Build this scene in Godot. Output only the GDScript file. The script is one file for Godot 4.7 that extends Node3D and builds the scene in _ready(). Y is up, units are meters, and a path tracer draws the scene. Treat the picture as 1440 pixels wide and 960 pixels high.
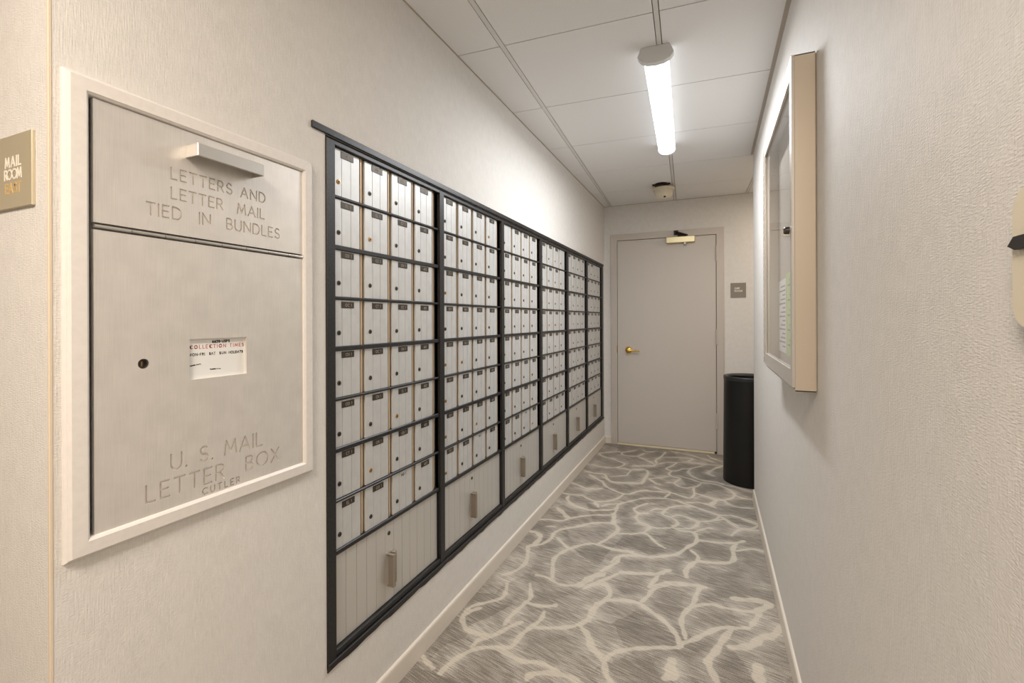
extends Node3D
# A mail room corridor: wall of mailboxes, letter box, notice cabinet, end door, patterned carpet.
# Corridor runs along -z from the lobby behind the camera; left wall x = XL, right wall x = XR, end wall z = -D.

const XL := -1.0065
const XR := 0.262
const D := 4.7205
const H := 2.3835
const WALL_END := 3.62        # the right wall stops here and the corridor widens
const NEAR := 0.408           # the left wall starts here, at the lobby corner
const GRID_TURN := 2.6747     # the ceiling grid sits a little askew to the walls

var off := Vector3.ZERO       # taken off every vertex: the base of the thing being built
var turned := false           # true while building in left-wall axes (s along the wall, height, out of the wall)
var M := {}
var rng := RandomNumberGenerator.new()


func _ready():
	# ---- camera, sky, lights, exposure
	var cam := Camera3D.new()
	cam.name = "camera"
	cam.projection = Camera3D.PROJECTION_FRUSTUM
	cam.near = 0.05
	cam.far = 60.0
	cam.size = 2.0 * 0.05 * 480.0 / 657.07
	cam.frustum_offset = Vector2(0.0, -0.05 * 30.744 / 657.07)
	add_child(cam)
	cam.position = Vector3(0, 1.2479, 0)
	cam.basis = Basis(Vector3.UP, deg_to_rad(23.2135)) * Basis(Vector3.BACK, deg_to_rad(-0.1979))
	cam.current = true
	var env := Environment.new()
	env.background_mode = Environment.BG_COLOR
	env.background_color = Color(0.02, 0.02, 0.02)
	env.tonemap_mode = Environment.TONE_MAPPER_LINEAR
	env.tonemap_exposure = 1.3
	env.sdfgi_enabled = true
	env.ssao_enabled = true
	env.ssil_enabled = true
	var we := WorldEnvironment.new()
	we.name = "environment"
	we.environment = env
	add_child(we)
	var lamp_power := 1.9
	var lobby_power := 3.6
	var added_recess_power := 0.6
	rng.seed = 7
	materials()
	# ---- setting
	room()
	ceiling()
	# ---- things
	ceiling_lamp(lamp_power)
	lobby_lamp(lobby_power)
	added_recess_lamp(added_recess_power)
	smoke_detector()
	letter_box()
	mailbox_surround()
	for k in 6:
		mailbox_unit(k)
	mail_room_sign()
	end_door()
	end_sign()
	trash_bin()
	notice_cabinet()
	wall_fixture()


# ------------------------------------------------------------------ helpers
func mat(key: String, c: Color, rough := 0.6, metal := 0.0, spec := 0.5) -> StandardMaterial3D:
	var m := StandardMaterial3D.new()
	m.resource_name = key
	m.albedo_color = c
	m.roughness = rough
	m.metallic = metal
	m.metallic_specular = spec
	M[key] = m
	return m


func tri_map(m: StandardMaterial3D, tex: Texture2D, nrm: Texture2D, scale: float, strength: float):
	m.uv1_triplanar = true
	m.uv1_world_triplanar = true
	m.uv1_triplanar_sharpness = 8.0
	m.uv1_scale = Vector3.ONE * scale
	if tex:
		m.albedo_texture = tex
	if nrm:
		m.normal_enabled = true
		m.normal_texture = nrm
		m.normal_scale = strength


func st() -> SurfaceTool:
	var s := SurfaceTool.new()
	s.begin(Mesh.PRIMITIVE_TRIANGLES)
	s.set_smooth_group(-1)
	return s


func obj(called: String, s: SurfaceTool, m: Material, parent: Node = self) -> MeshInstance3D:
	s.generate_normals()
	var o := MeshInstance3D.new()
	o.mesh = s.commit()
	o.material_override = m
	o.name = numbered(called, parent)
	parent.add_child(o, true)
	return o


func mesh_of(s: SurfaceTool) -> ArrayMesh:
	s.generate_normals()
	return s.commit()


func put(called: String, mesh: Mesh, m: Material, parent: Node, at := Vector3.ZERO) -> MeshInstance3D:
	var o := MeshInstance3D.new()
	o.mesh = mesh
	if m:
		o.material_override = m
	o.name = numbered(called, parent)
	parent.add_child(o, true)
	o.position = at
	return o


func numbered(called: String, parent: Node) -> String:
	if not parent.has_node(called):
		return called
	var n := 1
	while parent.has_node("%s_%03d" % [called, n]):
		n += 1
	return "%s_%03d" % [called, n]


func tag(o: Node, label: String, category: String, group := ""):
	o.set_meta("label", label)
	o.set_meta("category", category)
	if group:
		o.set_meta("group", group)


func thing(called: String, at: Vector3, label: String, category: String, group := "") -> Node3D:
	var o := Node3D.new()
	o.name = numbered(called, self)
	add_child(o)
	o.position = at
	tag(o, label, category, group)
	off = at
	turned = false
	return o


# a thing on the left wall: its children are built in (s = -z, height, distance out of the wall)
func wall_thing(called: String, s0: float, y0: float, label: String, category: String, group := "") -> Node3D:
	var o := thing(called, Vector3(XL, y0, -s0), label, category, group)
	o.rotation.y = PI / 2
	off = Vector3(s0, y0, 0)
	return o


func structure(called: String, s: SurfaceTool, m: Material, parent: Node = self) -> MeshInstance3D:
	var o := obj(called, s, m, parent)
	if parent == self:
		o.set_meta("kind", "structure")
	return o


func tri(s: SurfaceTool, a: Vector3, b: Vector3, c: Vector3, out: Vector3):
	if (a - c).cross(a - b).dot(out) < 0.0:
		var t := b
		b = c
		c = t
	s.add_vertex(a - off)
	s.add_vertex(b - off)
	s.add_vertex(c - off)


func quad(s: SurfaceTool, a: Vector3, b: Vector3, c: Vector3, d: Vector3, out: Vector3):
	tri(s, a, b, c, out)
	tri(s, a, c, d, out)


# box from lo to hi with every edge chamfered by c
func cbox(s: SurfaceTool, lo: Vector3, hi: Vector3, c := 0.0):
	c = minf(c, 0.49 * minf(hi.x - lo.x, minf(hi.y - lo.y, hi.z - lo.z)))
	for ax in 3:
		var u := (ax + 1) % 3
		var v := (ax + 2) % 3
		for sg in [0, 1]:
			var n := Vector3.ZERO
			n[ax] = 1.0 if sg else -1.0
			var p := []
			for k in [[0, 0], [1, 0], [1, 1], [0, 1]]:
				var q := Vector3.ZERO
				q[ax] = hi[ax] if sg else lo[ax]
				q[u] = hi[u] - c if k[0] else lo[u] + c
				q[v] = hi[v] - c if k[1] else lo[v] + c
				p.append(q)
			quad(s, p[0], p[1], p[2], p[3], n)
	if c <= 0.0:
		return
	for ax in 3:
		var u := (ax + 1) % 3
		var v := (ax + 2) % 3
		for su in [0, 1]:
			for sv in [0, 1]:
				var n := Vector3.ZERO
				n[u] = 1.0 if su else -1.0
				n[v] = 1.0 if sv else -1.0
				var p := []
				for k in [[0, 0], [0, 1], [1, 1], [1, 0]]:
					var q := Vector3.ZERO
					q[ax] = hi[ax] - c if k[0] else lo[ax] + c
					var on_u: bool = k[1] == 0
					q[u] = (hi[u] - (0.0 if on_u else c)) if su else (lo[u] + (0.0 if on_u else c))
					q[v] = (hi[v] - (c if on_u else 0.0)) if sv else (lo[v] + (c if on_u else 0.0))
					p.append(q)
				quad(s, p[0], p[1], p[2], p[3], n)
	for sx in [0, 1]:
		for sy in [0, 1]:
			for sz in [0, 1]:
				var e := Vector3(hi.x if sx else lo.x, hi.y if sy else lo.y, hi.z if sz else lo.z)
				var w := Vector3(-c if sx else c, -c if sy else c, -c if sz else c)
				tri(s, e + Vector3(0, w.y, w.z), e + Vector3(w.x, 0, w.z), e + Vector3(w.x, w.y, 0), -w)


# a 2D outline in axes A, B from o, extruded along N from t0 to t1
func prism(s: SurfaceTool, poly: PackedVector2Array, o: Vector3, A: Vector3, B: Vector3, N: Vector3, t0: float, t1: float, caps := true):
	var area := 0.0
	for i in poly.size():
		area += poly[i].cross(poly[(i + 1) % poly.size()])
	var sg := 1.0 if area > 0.0 else -1.0
	for i in poly.size():
		var p := poly[i]
		var q := poly[(i + 1) % poly.size()]
		var e := (q - p) * sg
		var n := A * e.y - B * e.x
		var a := o + A * p.x + B * p.y
		var b := o + A * q.x + B * q.y
		quad(s, a + N * t0, b + N * t0, b + N * t1, a + N * t1, n)
	if caps:
		var ix := Geometry2D.triangulate_polygon(poly)
		for i in range(0, ix.size(), 3):
			var v := []
			for k in 3:
				v.append(o + A * poly[ix[i + k]].x + B * poly[ix[i + k]].y)
			tri(s, v[0] + N * t0, v[1] + N * t0, v[2] + N * t0, -N)
			tri(s, v[0] + N * t1, v[1] + N * t1, v[2] + N * t1, N)


# profile of (radius, height) turned round an axis through o
func lathe(s: SurfaceTool, prof: PackedVector2Array, o: Vector3, up := Vector3.UP, seg := 40, smooth := false):
	var a := up.cross(Vector3(0.31, 0.17, 0.93)).normalized()
	var b := up.cross(a).normalized()
	for i in prof.size() - 1:
		s.set_smooth_group(50 if smooth else 100 + i)
		var p := prof[i]
		var q := prof[i + 1]
		var d := q - p
		for k in seg:
			var t0 := TAU * k / seg
			var t1 := TAU * (k + 1) / seg
			var e0 := a * cos(t0) + b * sin(t0)
			var e1 := a * cos(t1) + b * sin(t1)
			var n := (e0 + e1) * d.y - up * d.x * 2.0
			var v := [o + e0 * p.x + up * p.y, o + e1 * p.x + up * p.y, o + e1 * q.x + up * q.y, o + e0 * q.x + up * q.y]
			if p.x > 1e-6:
				tri(s, v[0], v[1], v[2], n)
			if q.x > 1e-6:
				tri(s, v[0], v[2], v[3], n)
	s.set_smooth_group(-1)


func rod(s: SurfaceTool, a: Vector3, b: Vector3, r: float, seg := 12):
	var l := (b - a).length()
	lathe(s, PackedVector2Array([Vector2(0, 0), Vector2(r, 0), Vector2(r, l), Vector2(0, l)]), a, (b - a) / l, seg)


func rounded(w: float, h: float, r: float, n := 5) -> PackedVector2Array:
	var p := PackedVector2Array()
	var c := [Vector2(w - r, h - r), Vector2(r, h - r), Vector2(r, r), Vector2(w - r, r)]
	for k in 4:
		for i in n + 1:
			var t := PI / 2 * (k + float(i) / n)
			p.append(c[k] + Vector2(cos(t), sin(t)) * r)
	return p


# ------------------------------------------------------------------ single-stroke lettering, one unit high
func arc(c: Vector2, rx: float, ry: float, a0: float, a1: float, n := 10) -> Array:
	var p := []
	for i in n + 1:
		var t := deg_to_rad(lerpf(a0, a1, float(i) / n))
		p.append(c + Vector2(cos(t) * rx, sin(t) * ry))
	return p


func line(a: Array) -> Array:
	var p := []
	for i in range(0, a.size(), 2):
		p.append(Vector2(a[i], a[i + 1]))
	return p


func glyph(c: String) -> Array:   # [width, stroke, stroke ...]
	match c:
		"A": return [0.8, line([0, 0, 0.4, 1, 0.8, 0]), line([0.15, 0.32, 0.65, 0.32])]
		"B": return [0.55, line([0, 0, 0, 1]), line([0, 1, 0.3, 1]) + arc(Vector2(0.3, 0.76), 0.2, 0.24, 90, -90) + line([0, 0.52]), line([0.3, 0.52]) + arc(Vector2(0.3, 0.26), 0.25, 0.26, 90, -90) + line([0, 0])]
		"C": return [0.75, arc(Vector2(0.45, 0.5), 0.45, 0.5, 45, 315, 16)]
		"D": return [0.7, line([0, 0, 0, 1]), line([0, 1]) + arc(Vector2(0.25, 0.5), 0.45, 0.5, 90, -90, 12) + line([0, 0])]
		"E": return [0.5, line([0.5, 1, 0, 1, 0, 0, 0.5, 0]), line([0, 0.52, 0.42, 0.52])]
		"F": return [0.5, line([0.5, 1, 0, 1, 0, 0]), line([0, 0.52, 0.42, 0.52])]
		"G": return [0.8, arc(Vector2(0.45, 0.5), 0.45, 0.5, 45, 360, 18) + line([0.55, 0.5])]
		"H": return [0.65, line([0, 0, 0, 1]), line([0.65, 0, 0.65, 1]), line([0, 0.52, 0.65, 0.52])]
		"I": return [0.02, line([0.01, 0, 0.01, 1])]
		"K": return [0.6, line([0, 0, 0, 1]), line([0.58, 1, 0, 0.42]), line([0.2, 0.6, 0.6, 0])]
		"L": return [0.48, line([0, 1, 0, 0, 0.48, 0])]
		"M": return [0.9, line([0, 0, 0.12, 1, 0.45, 0.15, 0.78, 1, 0.9, 0])]
		"N": return [0.7, line([0, 0, 0, 1, 0.7, 0, 0.7, 1])]
		"O": return [0.95, arc(Vector2(0.475, 0.5), 0.475, 0.5, 0, 182, 14), arc(Vector2(0.475, 0.5), 0.475, 0.5, 180, 362, 14)]
		"P": return [0.52, line([0, 0, 0, 1]), line([0, 1, 0.27, 1]) + arc(Vector2(0.27, 0.74), 0.25, 0.26, 90, -90) + line([0, 0.48])]
		"R": return [0.58, line([0, 0, 0, 1]), line([0, 1, 0.27, 1]) + arc(Vector2(0.27, 0.74), 0.25, 0.26, 90, -90) + line([0, 0.48]), line([0.26, 0.48, 0.58, 0])]
		"S": return [0.55, arc(Vector2(0.28, 0.75), 0.24, 0.25, 30, 270, 12) + arc(Vector2(0.28, 0.25), 0.27, 0.25, 90, -150, 12)]
		"T": return [0.62, line([0, 1, 0.62, 1]), line([0.31, 1, 0.31, 0])]
		"U": return [0.65, line([0, 1, 0, 0.33]) + arc(Vector2(0.325, 0.33), 0.325, 0.33, 180, 360, 12) + line([0.65, 1])]
		"X": return [0.66, line([0, 0, 0.66, 1]), line([0, 1, 0.66, 0])]
		"Y": return [0.66, line([0, 1, 0.33, 0.5, 0.66, 1]), line([0.33, 0.5, 0.33, 0])]
		"0": return [0.6, arc(Vector2(0.3, 0.5), 0.3, 0.5, 0, 362, 18)]
		"1": return [0.2, line([0, 0.78, 0.18, 1, 0.18, 0])]
		"2": return [0.55, arc(Vector2(0.27, 0.72), 0.27, 0.28, 170, -30, 10) + line([0, 0, 0.55, 0])]
		"3": return [0.55, arc(Vector2(0.25, 0.76), 0.24, 0.24, 150, -90, 10) + arc(Vector2(0.25, 0.26), 0.28, 0.26, 90, -150, 10)]
		"4": return [0.6, line([0.45, 0, 0.45, 1, 0, 0.3, 0.6, 0.3])]
		"5": return [0.55, line([0.5, 1, 0.1, 1, 0.04, 0.55]) + arc(Vector2(0.25, 0.32), 0.29, 0.32, 110, -150, 12)]
		"6": return [0.58, line([0.42, 1, 0.04, 0.42]) + arc(Vector2(0.29, 0.3), 0.28, 0.3, 150, -210, 16)]
		"7": return [0.55, line([0, 1, 0.55, 1, 0.18, 0])]
		"8": return [0.55, arc(Vector2(0.27, 0.76), 0.22, 0.24, 0, 362, 14), arc(Vector2(0.27, 0.26), 0.27, 0.26, 0, 362, 14)]
		"9": return [0.58, arc(Vector2(0.29, 0.7), 0.28, 0.3, 0, 362, 16), line([0.55, 0.58, 0.18, 0])]
		"-": return [0.3, line([0, 0.5, 0.3, 0.5])]
		".": return [0.04, line([0, 0.02, 0.04, 0.02])]
	return [0.35]


# strokes of a text, one unit high from (0, 0), letters spaced so that it is `wide` long (or by `gap`)
func lettering(text: String, wide := -1.0, gap := 0.22) -> Array:
	var total := 0.0
	for ch in text:
		total += glyph(ch)[0]
	if wide > 0.0 and text.length() > 1:
		gap = (wide - total) / (text.length() - 1)
	var out := []
	var x := 0.0
	for ch in text:
		var g := glyph(ch)
		for i in range(1, g.size()):
			var p := PackedVector2Array()
			for v in g[i]:
				p.append(v + Vector2(x, 0))
			out.append(p)
		x += g[0] + gap
	return out


func text_width(text: String, gap := 0.22) -> float:
	var x := -gap
	for ch in text:
		x += glyph(ch)[0] + gap
	return x


# raised letters: thin bars along every stroke, lying on the plane (A right, B up, N out)
func raise_text(s: SurfaceTool, strokes: Array, o: Vector3, A: Vector3, B: Vector3, N: Vector3, high: float, pen: float, thick: float):
	var n := 0
	for p in open_strokes(strokes):
		var q := PackedVector2Array()
		for v in p:
			q.append(v * 1000.0 * high)
		for outline in Geometry2D.offset_polyline(q, pen * 500.0, Geometry2D.JOIN_MITER, Geometry2D.END_SQUARE):
			var small := PackedVector2Array()
			for v in outline:
				small.append(v / 1000.0)
			prism(s, small, o, A, B, N, 0.0, thick * (1.0 + 0.06 * (n % 5)))
			n += 1


# closed loops cut in two, so that every stroke has an outline without a hole
func open_strokes(strokes: Array) -> Array:
	var out := []
	for p in strokes:
		if p.size() > 3 and p[0].distance_to(p[p.size() - 1]) < 0.12:
			var h: int = p.size() / 2
			out.append(p.slice(0, h + 1))
			out.append(p.slice(h, p.size()))
		else:
			out.append(p)
	return out


# ------------------------------------------------------------------ painted masks
# a stroke of a given width into a mask of w x h floats, pixels
func stroke(m: PackedFloat32Array, w: int, h: int, pts: PackedVector2Array, radius: PackedFloat32Array, soft: float) -> PackedFloat32Array:
	for i in pts.size() - 1:
		var a := pts[i]
		var b := pts[i + 1]
		var ra := radius[i]
		var rb := radius[i + 1]
		var r := maxf(ra, rb) + soft
		var d := b - a
		var l2 := maxf(d.length_squared(), 1e-6)
		for y in range(maxi(0, int(minf(a.y, b.y) - r)), mini(h, int(maxf(a.y, b.y) + r) + 2)):
			for x in range(maxi(0, int(minf(a.x, b.x) - r)), mini(w, int(maxf(a.x, b.x) + r) + 2)):
				var p := Vector2(x, y)
				var t := clampf((p - a).dot(d) / l2, 0.0, 1.0)
				var v := clampf((lerpf(ra, rb, t) - p.distance_to(a + d * t)) / soft + 0.5, 0.0, 1.0)
				if v > m[y * w + x]:
					m[y * w + x] = v
	return m


func noise_image(w: int, h: int, freq: float, seed_: int, seamless := false) -> Image:
	var n := FastNoiseLite.new()
	n.seed = seed_
	n.frequency = freq
	n.noise_type = FastNoiseLite.TYPE_SIMPLEX_SMOOTH
	n.fractal_octaves = 3
	return n.get_seamless_image(w, h, false, false, 0.2) if seamless else n.get_image(w, h, false, false, false)


# ------------------------------------------------------------------ materials
func weave() -> Array:      # woven vinyl wall covering: upright threads crossed by short picks
	var n := 512
	var up := noise_image(n, 32, 0.26, 11, true)
	up.resize(n, n, Image.INTERPOLATE_CUBIC)
	var across := noise_image(110, n, 0.32, 12, true)
	across.resize(n, n, Image.INTERPOLATE_CUBIC)
	var cloud := noise_image(n, n, 0.012, 13, true)
	var a := up.get_data()
	var b := across.get_data()
	var c := cloud.get_data()
	var hgt := PackedByteArray()
	var col := PackedByteArray()
	hgt.resize(n * n)
	col.resize(n * n * 3)
	for i in n * n:
		var v := 0.52 * a[i] + 0.48 * b[i]
		hgt[i] = int(clampf(v, 0, 255))
		var t := clampf(0.925 + (v - 128.0) * 0.0004 + (c[i] - 128.0) * 0.0001, 0.0, 1.0)
		col[i * 3] = int(255 * t)
		col[i * 3 + 1] = int(255 * clampf(t - 0.002, 0, 1))
		col[i * 3 + 2] = int(255 * clampf(t - 0.006 + (b[i] - 128.0) * 0.00008, 0, 1))
	var nm := Image.create_from_data(n, n, false, Image.FORMAT_L8, hgt)
	nm.convert(Image.FORMAT_RGBA8)
	nm.bump_map_to_normal_map(2.0)
	return [ImageTexture.create_from_image(Image.create_from_data(n, n, false, Image.FORMAT_RGB8, col)), ImageTexture.create_from_image(nm)]


func brushed() -> Array:    # upright brush lines on steel
	var n := 512
	var up := noise_image(n, 10, 0.35, 21, true)
	up.resize(n, n, Image.INTERPOLATE_CUBIC)
	var patch := noise_image(n, n, 0.01, 22, true)
	var a := up.get_data()
	var p := patch.get_data()
	var col := PackedByteArray()
	col.resize(n * n * 3)
	for i in n * n:
		var t := clampf(0.95 + (a[i] - 128.0) * 0.00018 + (p[i] - 128.0) * 0.00015, 0, 1)
		for k in 3:
			col[i * 3 + k] = int(255 * clampf(t - 0.004 * k, 0, 1))
	up.convert(Image.FORMAT_RGBA8)
	up.bump_map_to_normal_map(1.0)
	return [ImageTexture.create_from_image(Image.create_from_data(n, n, false, Image.FORMAT_RGB8, col)), ImageTexture.create_from_image(up)]


func speckle(lo: float, seed_: int, freq: float) -> ImageTexture:
	var im := noise_image(256, 256, freq, seed_, true)
	var a := im.get_data()
	var col := PackedByteArray()
	col.resize(256 * 256 * 3)
	for i in 256 * 256:
		var t := lo + (1.0 - lo) * a[i] / 255.0
		for k in 3:
			col[i * 3 + k] = int(255 * t)
	return ImageTexture.create_from_image(Image.create_from_data(256, 256, false, Image.FORMAT_RGB8, col))


const CW := 800
const CH := 1960
const CX0 := -1010.0
const CZ0 := -4740.0
const CPX := 0.588     # carpet pixels per millimetre


func vein(m: PackedFloat32Array, wide: float, mm: Array):
	var raw := PackedVector2Array()
	for i in range(0, mm.size(), 2):
		raw.append(Vector2((mm[i] - CX0) * CPX, (mm[i + 1] - CZ0) * CPX))
	var pts := PackedVector2Array()
	for i in raw.size() - 1:
		var p0 := raw[maxi(i - 1, 0)]
		var p3 := raw[mini(i + 2, raw.size() - 1)]
		for k in 3:
			pts.append(raw[i].cubic_interpolate(raw[i + 1], p0, p3, k / 3.0))
	pts.append(raw[raw.size() - 1])
	var r := PackedFloat32Array()
	for i in pts.size():
		var t := float(i) / (pts.size() - 1)
		var taper := 0.8 + 0.2 * minf(1.0, 6.0 * minf(t, 1.0 - t))
		r.append(wide * CPX * 0.52 * taper * (0.92 + 0.22 * sin(i * 1.7 + pts[0].x)))
	stroke(m, CW, CH, pts, r, 3.5)
	if wide < 60:
		for i in r.size():
			r[i] += 9.0
		stroke(fringe, CW, CH, pts, r, 34.0)


var fringe := PackedFloat32Array()      # pale yarns thinning out beside every vein


func carpet() -> ImageTexture:
	fringe.resize(CW * CH)
	fringe.fill(0.0)
	var m := PackedFloat32Array()
	m.resize(CW * CH)
	m.fill(0.0)
	veins(m)
	var yarn := noise_image(44, CH + 300, 0.33, 31)
	yarn.resize(CW, CH + 300, Image.INTERPOLATE_CUBIC)
	var y := yarn.get_data()
	var tuft := noise_image(CW, CH, 0.42, 32).get_data()
	var tone := noise_image(CW, CH, 0.0075, 33).get_data()
	var cells := FastNoiseLite.new()
	cells.seed = 5
	cells.noise_type = FastNoiseLite.TYPE_CELLULAR
	cells.cellular_return_type = FastNoiseLite.RETURN_CELL_VALUE
	cells.frequency = 0.008
	cells.fractal_type = FastNoiseLite.FRACTAL_NONE
	cells.domain_warp_enabled = true
	cells.domain_warp_amplitude = 40.0
	cells.domain_warp_frequency = 0.008
	var cell := cells.get_image(CW, CH, false, false, false).get_data()
	var dark := Vector3(120, 113, 104)
	var light := Vector3(204, 196, 184)
	var cream := Vector3(204, 195, 179)
	var col := PackedByteArray()
	col.resize(CW * CH * 3)
	for j in CH:
		for i in CW:
			var n := j * CW + i
			var yy := clampi(j - int(i * 0.235) + 210, 0, CH + 299)
			var s := (y[yy * CW + i] - 128.0) / 128.0
			var t := (tuft[n] - 128.0) / 128.0
			var z := (tone[n] - 128.0) / 128.0
			var c := (cell[n] - 128.0) / 128.0
			var f := clampf(0.32 + 0.72 * s + 0.42 * t + 0.14 * z + 0.16 * c + 0.36 * fringe[n] * (0.8 + 0.7 * z), 0.0, 1.0)
			var v := dark.lerp(light, f)
			var w := cream * (1.0 + 0.06 * t + 0.03 * s)
			v = v.lerp(w, m[n] * clampf(0.82 + 0.35 * t + 0.2 * s, 0.0, 1.0))
			col[n * 3] = clampi(int(v.x), 0, 255)
			col[n * 3 + 1] = clampi(int(v.y), 0, 255)
			col[n * 3 + 2] = clampi(int(v.z), 0, 255)
	return ImageTexture.create_from_image(Image.create_from_data(CW, CH, false, Image.FORMAT_RGB8, col))


func materials():
	var wv := weave()
	var br := brushed()
	var fine := speckle(0.86, 41, 0.2)
	tri_map(mat("wall_vinyl", Color(0.94, 0.928, 0.912), 0.62, 0.0, 0.4), wv[0], wv[1], 2.6, 0.75)
	tri_map(mat("ceiling_panel", Color(0.955, 0.952, 0.95), 0.9, 0.0, 0.2), speckle(0.95, 42, 0.3), null, 3.0, 0.0)
	mat("ceiling_grid", Color(0.86, 0.85, 0.83), 0.5)
	mat("wall_angle", Color(0.70, 0.66, 0.61), 0.5)
	mat("plenum", Color(0.42, 0.35, 0.29), 0.9)
	mat("base_vinyl", Color(0.87, 0.835, 0.79), 0.42, 0.0, 0.5)
	mat("corner_bead", Color(0.87, 0.81, 0.72), 0.6)
	tri_map(mat("painted_wood", Color(0.90, 0.88, 0.86), 0.4), speckle(0.97, 43, 0.05), null, 4.0, 0.0)
	tri_map(mat("steel", Color(0.955, 0.94, 0.92), 0.38, 0.55), br[0], br[1], 3.0, 0.12)
	mat("steel_polished", Color(0.84, 0.83, 0.81), 0.34, 0.8)
	tri_map(mat("aluminium", Color(0.87, 0.875, 0.875), 0.46, 0.42), br[0], null, 4.0, 0.0)
	mat("divider", Color(0.84, 0.76, 0.66), 0.42, 0.4)
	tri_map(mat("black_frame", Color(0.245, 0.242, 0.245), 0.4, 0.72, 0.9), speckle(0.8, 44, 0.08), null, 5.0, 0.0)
	mat("tag_plate", Color(0.30, 0.28, 0.26), 0.38, 0.7)
	mat("tag_ink", Color(0.62, 0.57, 0.5), 0.6)
	mat("lock_steel", Color(0.33, 0.31, 0.29), 0.35, 0.75)
	mat("lock_brass", Color(0.72, 0.56, 0.34), 0.35, 0.8)
	mat("parcel_steel", Color(0.82, 0.81, 0.79), 0.45, 0.5)
	mat("pull_metal", Color(0.64, 0.60, 0.55), 0.38, 0.6)
	mat("brass", Color(0.87, 0.72, 0.38), 0.22, 1.0)
	mat("ivory_metal", Color(0.90, 0.84, 0.66), 0.35, 0.25)
	mat("bronze", Color(0.16, 0.11, 0.08), 0.4, 0.6)
	mat("door_paint", Color(0.785, 0.755, 0.725), 0.45, 0.0, 0.5)
	mat("door_frame_paint", Color(0.765, 0.73, 0.695), 0.42, 0.0, 0.5)
	mat("threshold", Color(0.90, 0.85, 0.72), 0.5)
	mat("sign_bronze", Color(0.80, 0.755, 0.65), 0.36, 0.4)
	mat("sign_grey", Color(0.52, 0.49, 0.45), 0.5)
	mat("letter_white", Color(0.94, 0.92, 0.87), 0.5)
	mat("letter_gold", Color(0.90, 0.76, 0.50), 0.4, 0.3)
	mat("white_plastic", Color(0.86, 0.86, 0.86), 0.45)
	mat("cream_plastic", Color(0.87, 0.83, 0.74), 0.45)
	mat("black_plastic", Color(0.02, 0.02, 0.02), 0.4)
	mat("bin_black", Color(0.045, 0.045, 0.048), 0.42, 0.2)
	mat("bin_rim", Color(0.16, 0.16, 0.165), 0.4, 0.2)
	mat("paper_white", Color(0.92, 0.92, 0.91), 0.7)
	mat("paper_green", Color(0.74, 0.85, 0.58), 0.7)
	mat("ink_grey", Color(0.5, 0.52, 0.5), 0.7)
	mat("ink_black", Color(0.12, 0.11, 0.11), 0.7)
	mat("ink_red", Color(0.72, 0.25, 0.22), 0.7)
	mat("cabinet_aluminium", Color(0.84, 0.82, 0.79), 0.36, 0.55)
	mat("cabinet_side_warm_lit", Color(0.84, 0.79, 0.72), 0.42, 0.4)  # near side of the aluminium case, warm lobby light put into its colour
	mat("cork", Color(0.72, 0.69, 0.65), 0.85)
	var g := mat("glass", Color(0.97, 0.98, 0.98, 0.05), 0.02)
	g.transparency = BaseMaterial3D.TRANSPARENCY_ALPHA
	var e := mat("lens_glow", Color(0.95, 0.95, 0.95), 0.5)
	e.emission_enabled = true
	e.emission = Color(0.98, 0.99, 1.0)
	e.emission_energy_multiplier = 2.4
	var e2 := mat("lobby_glow", Color(0.95, 0.92, 0.85), 0.5)
	e2.emission_enabled = true
	e2.emission = Color(1.0, 0.85, 0.66)
	e2.emission_energy_multiplier = 2.0
	var c := mat("carpet", Color(1, 1, 1), 0.95, 0.0, 0.2)
	c.albedo_texture = carpet()
	c.heightmap_enabled = false


# ------------------------------------------------------------------ the room
func wall_box(s: SurfaceTool, lo: Vector3, hi: Vector3):
	cbox(s, lo, hi, 0.0)


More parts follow.
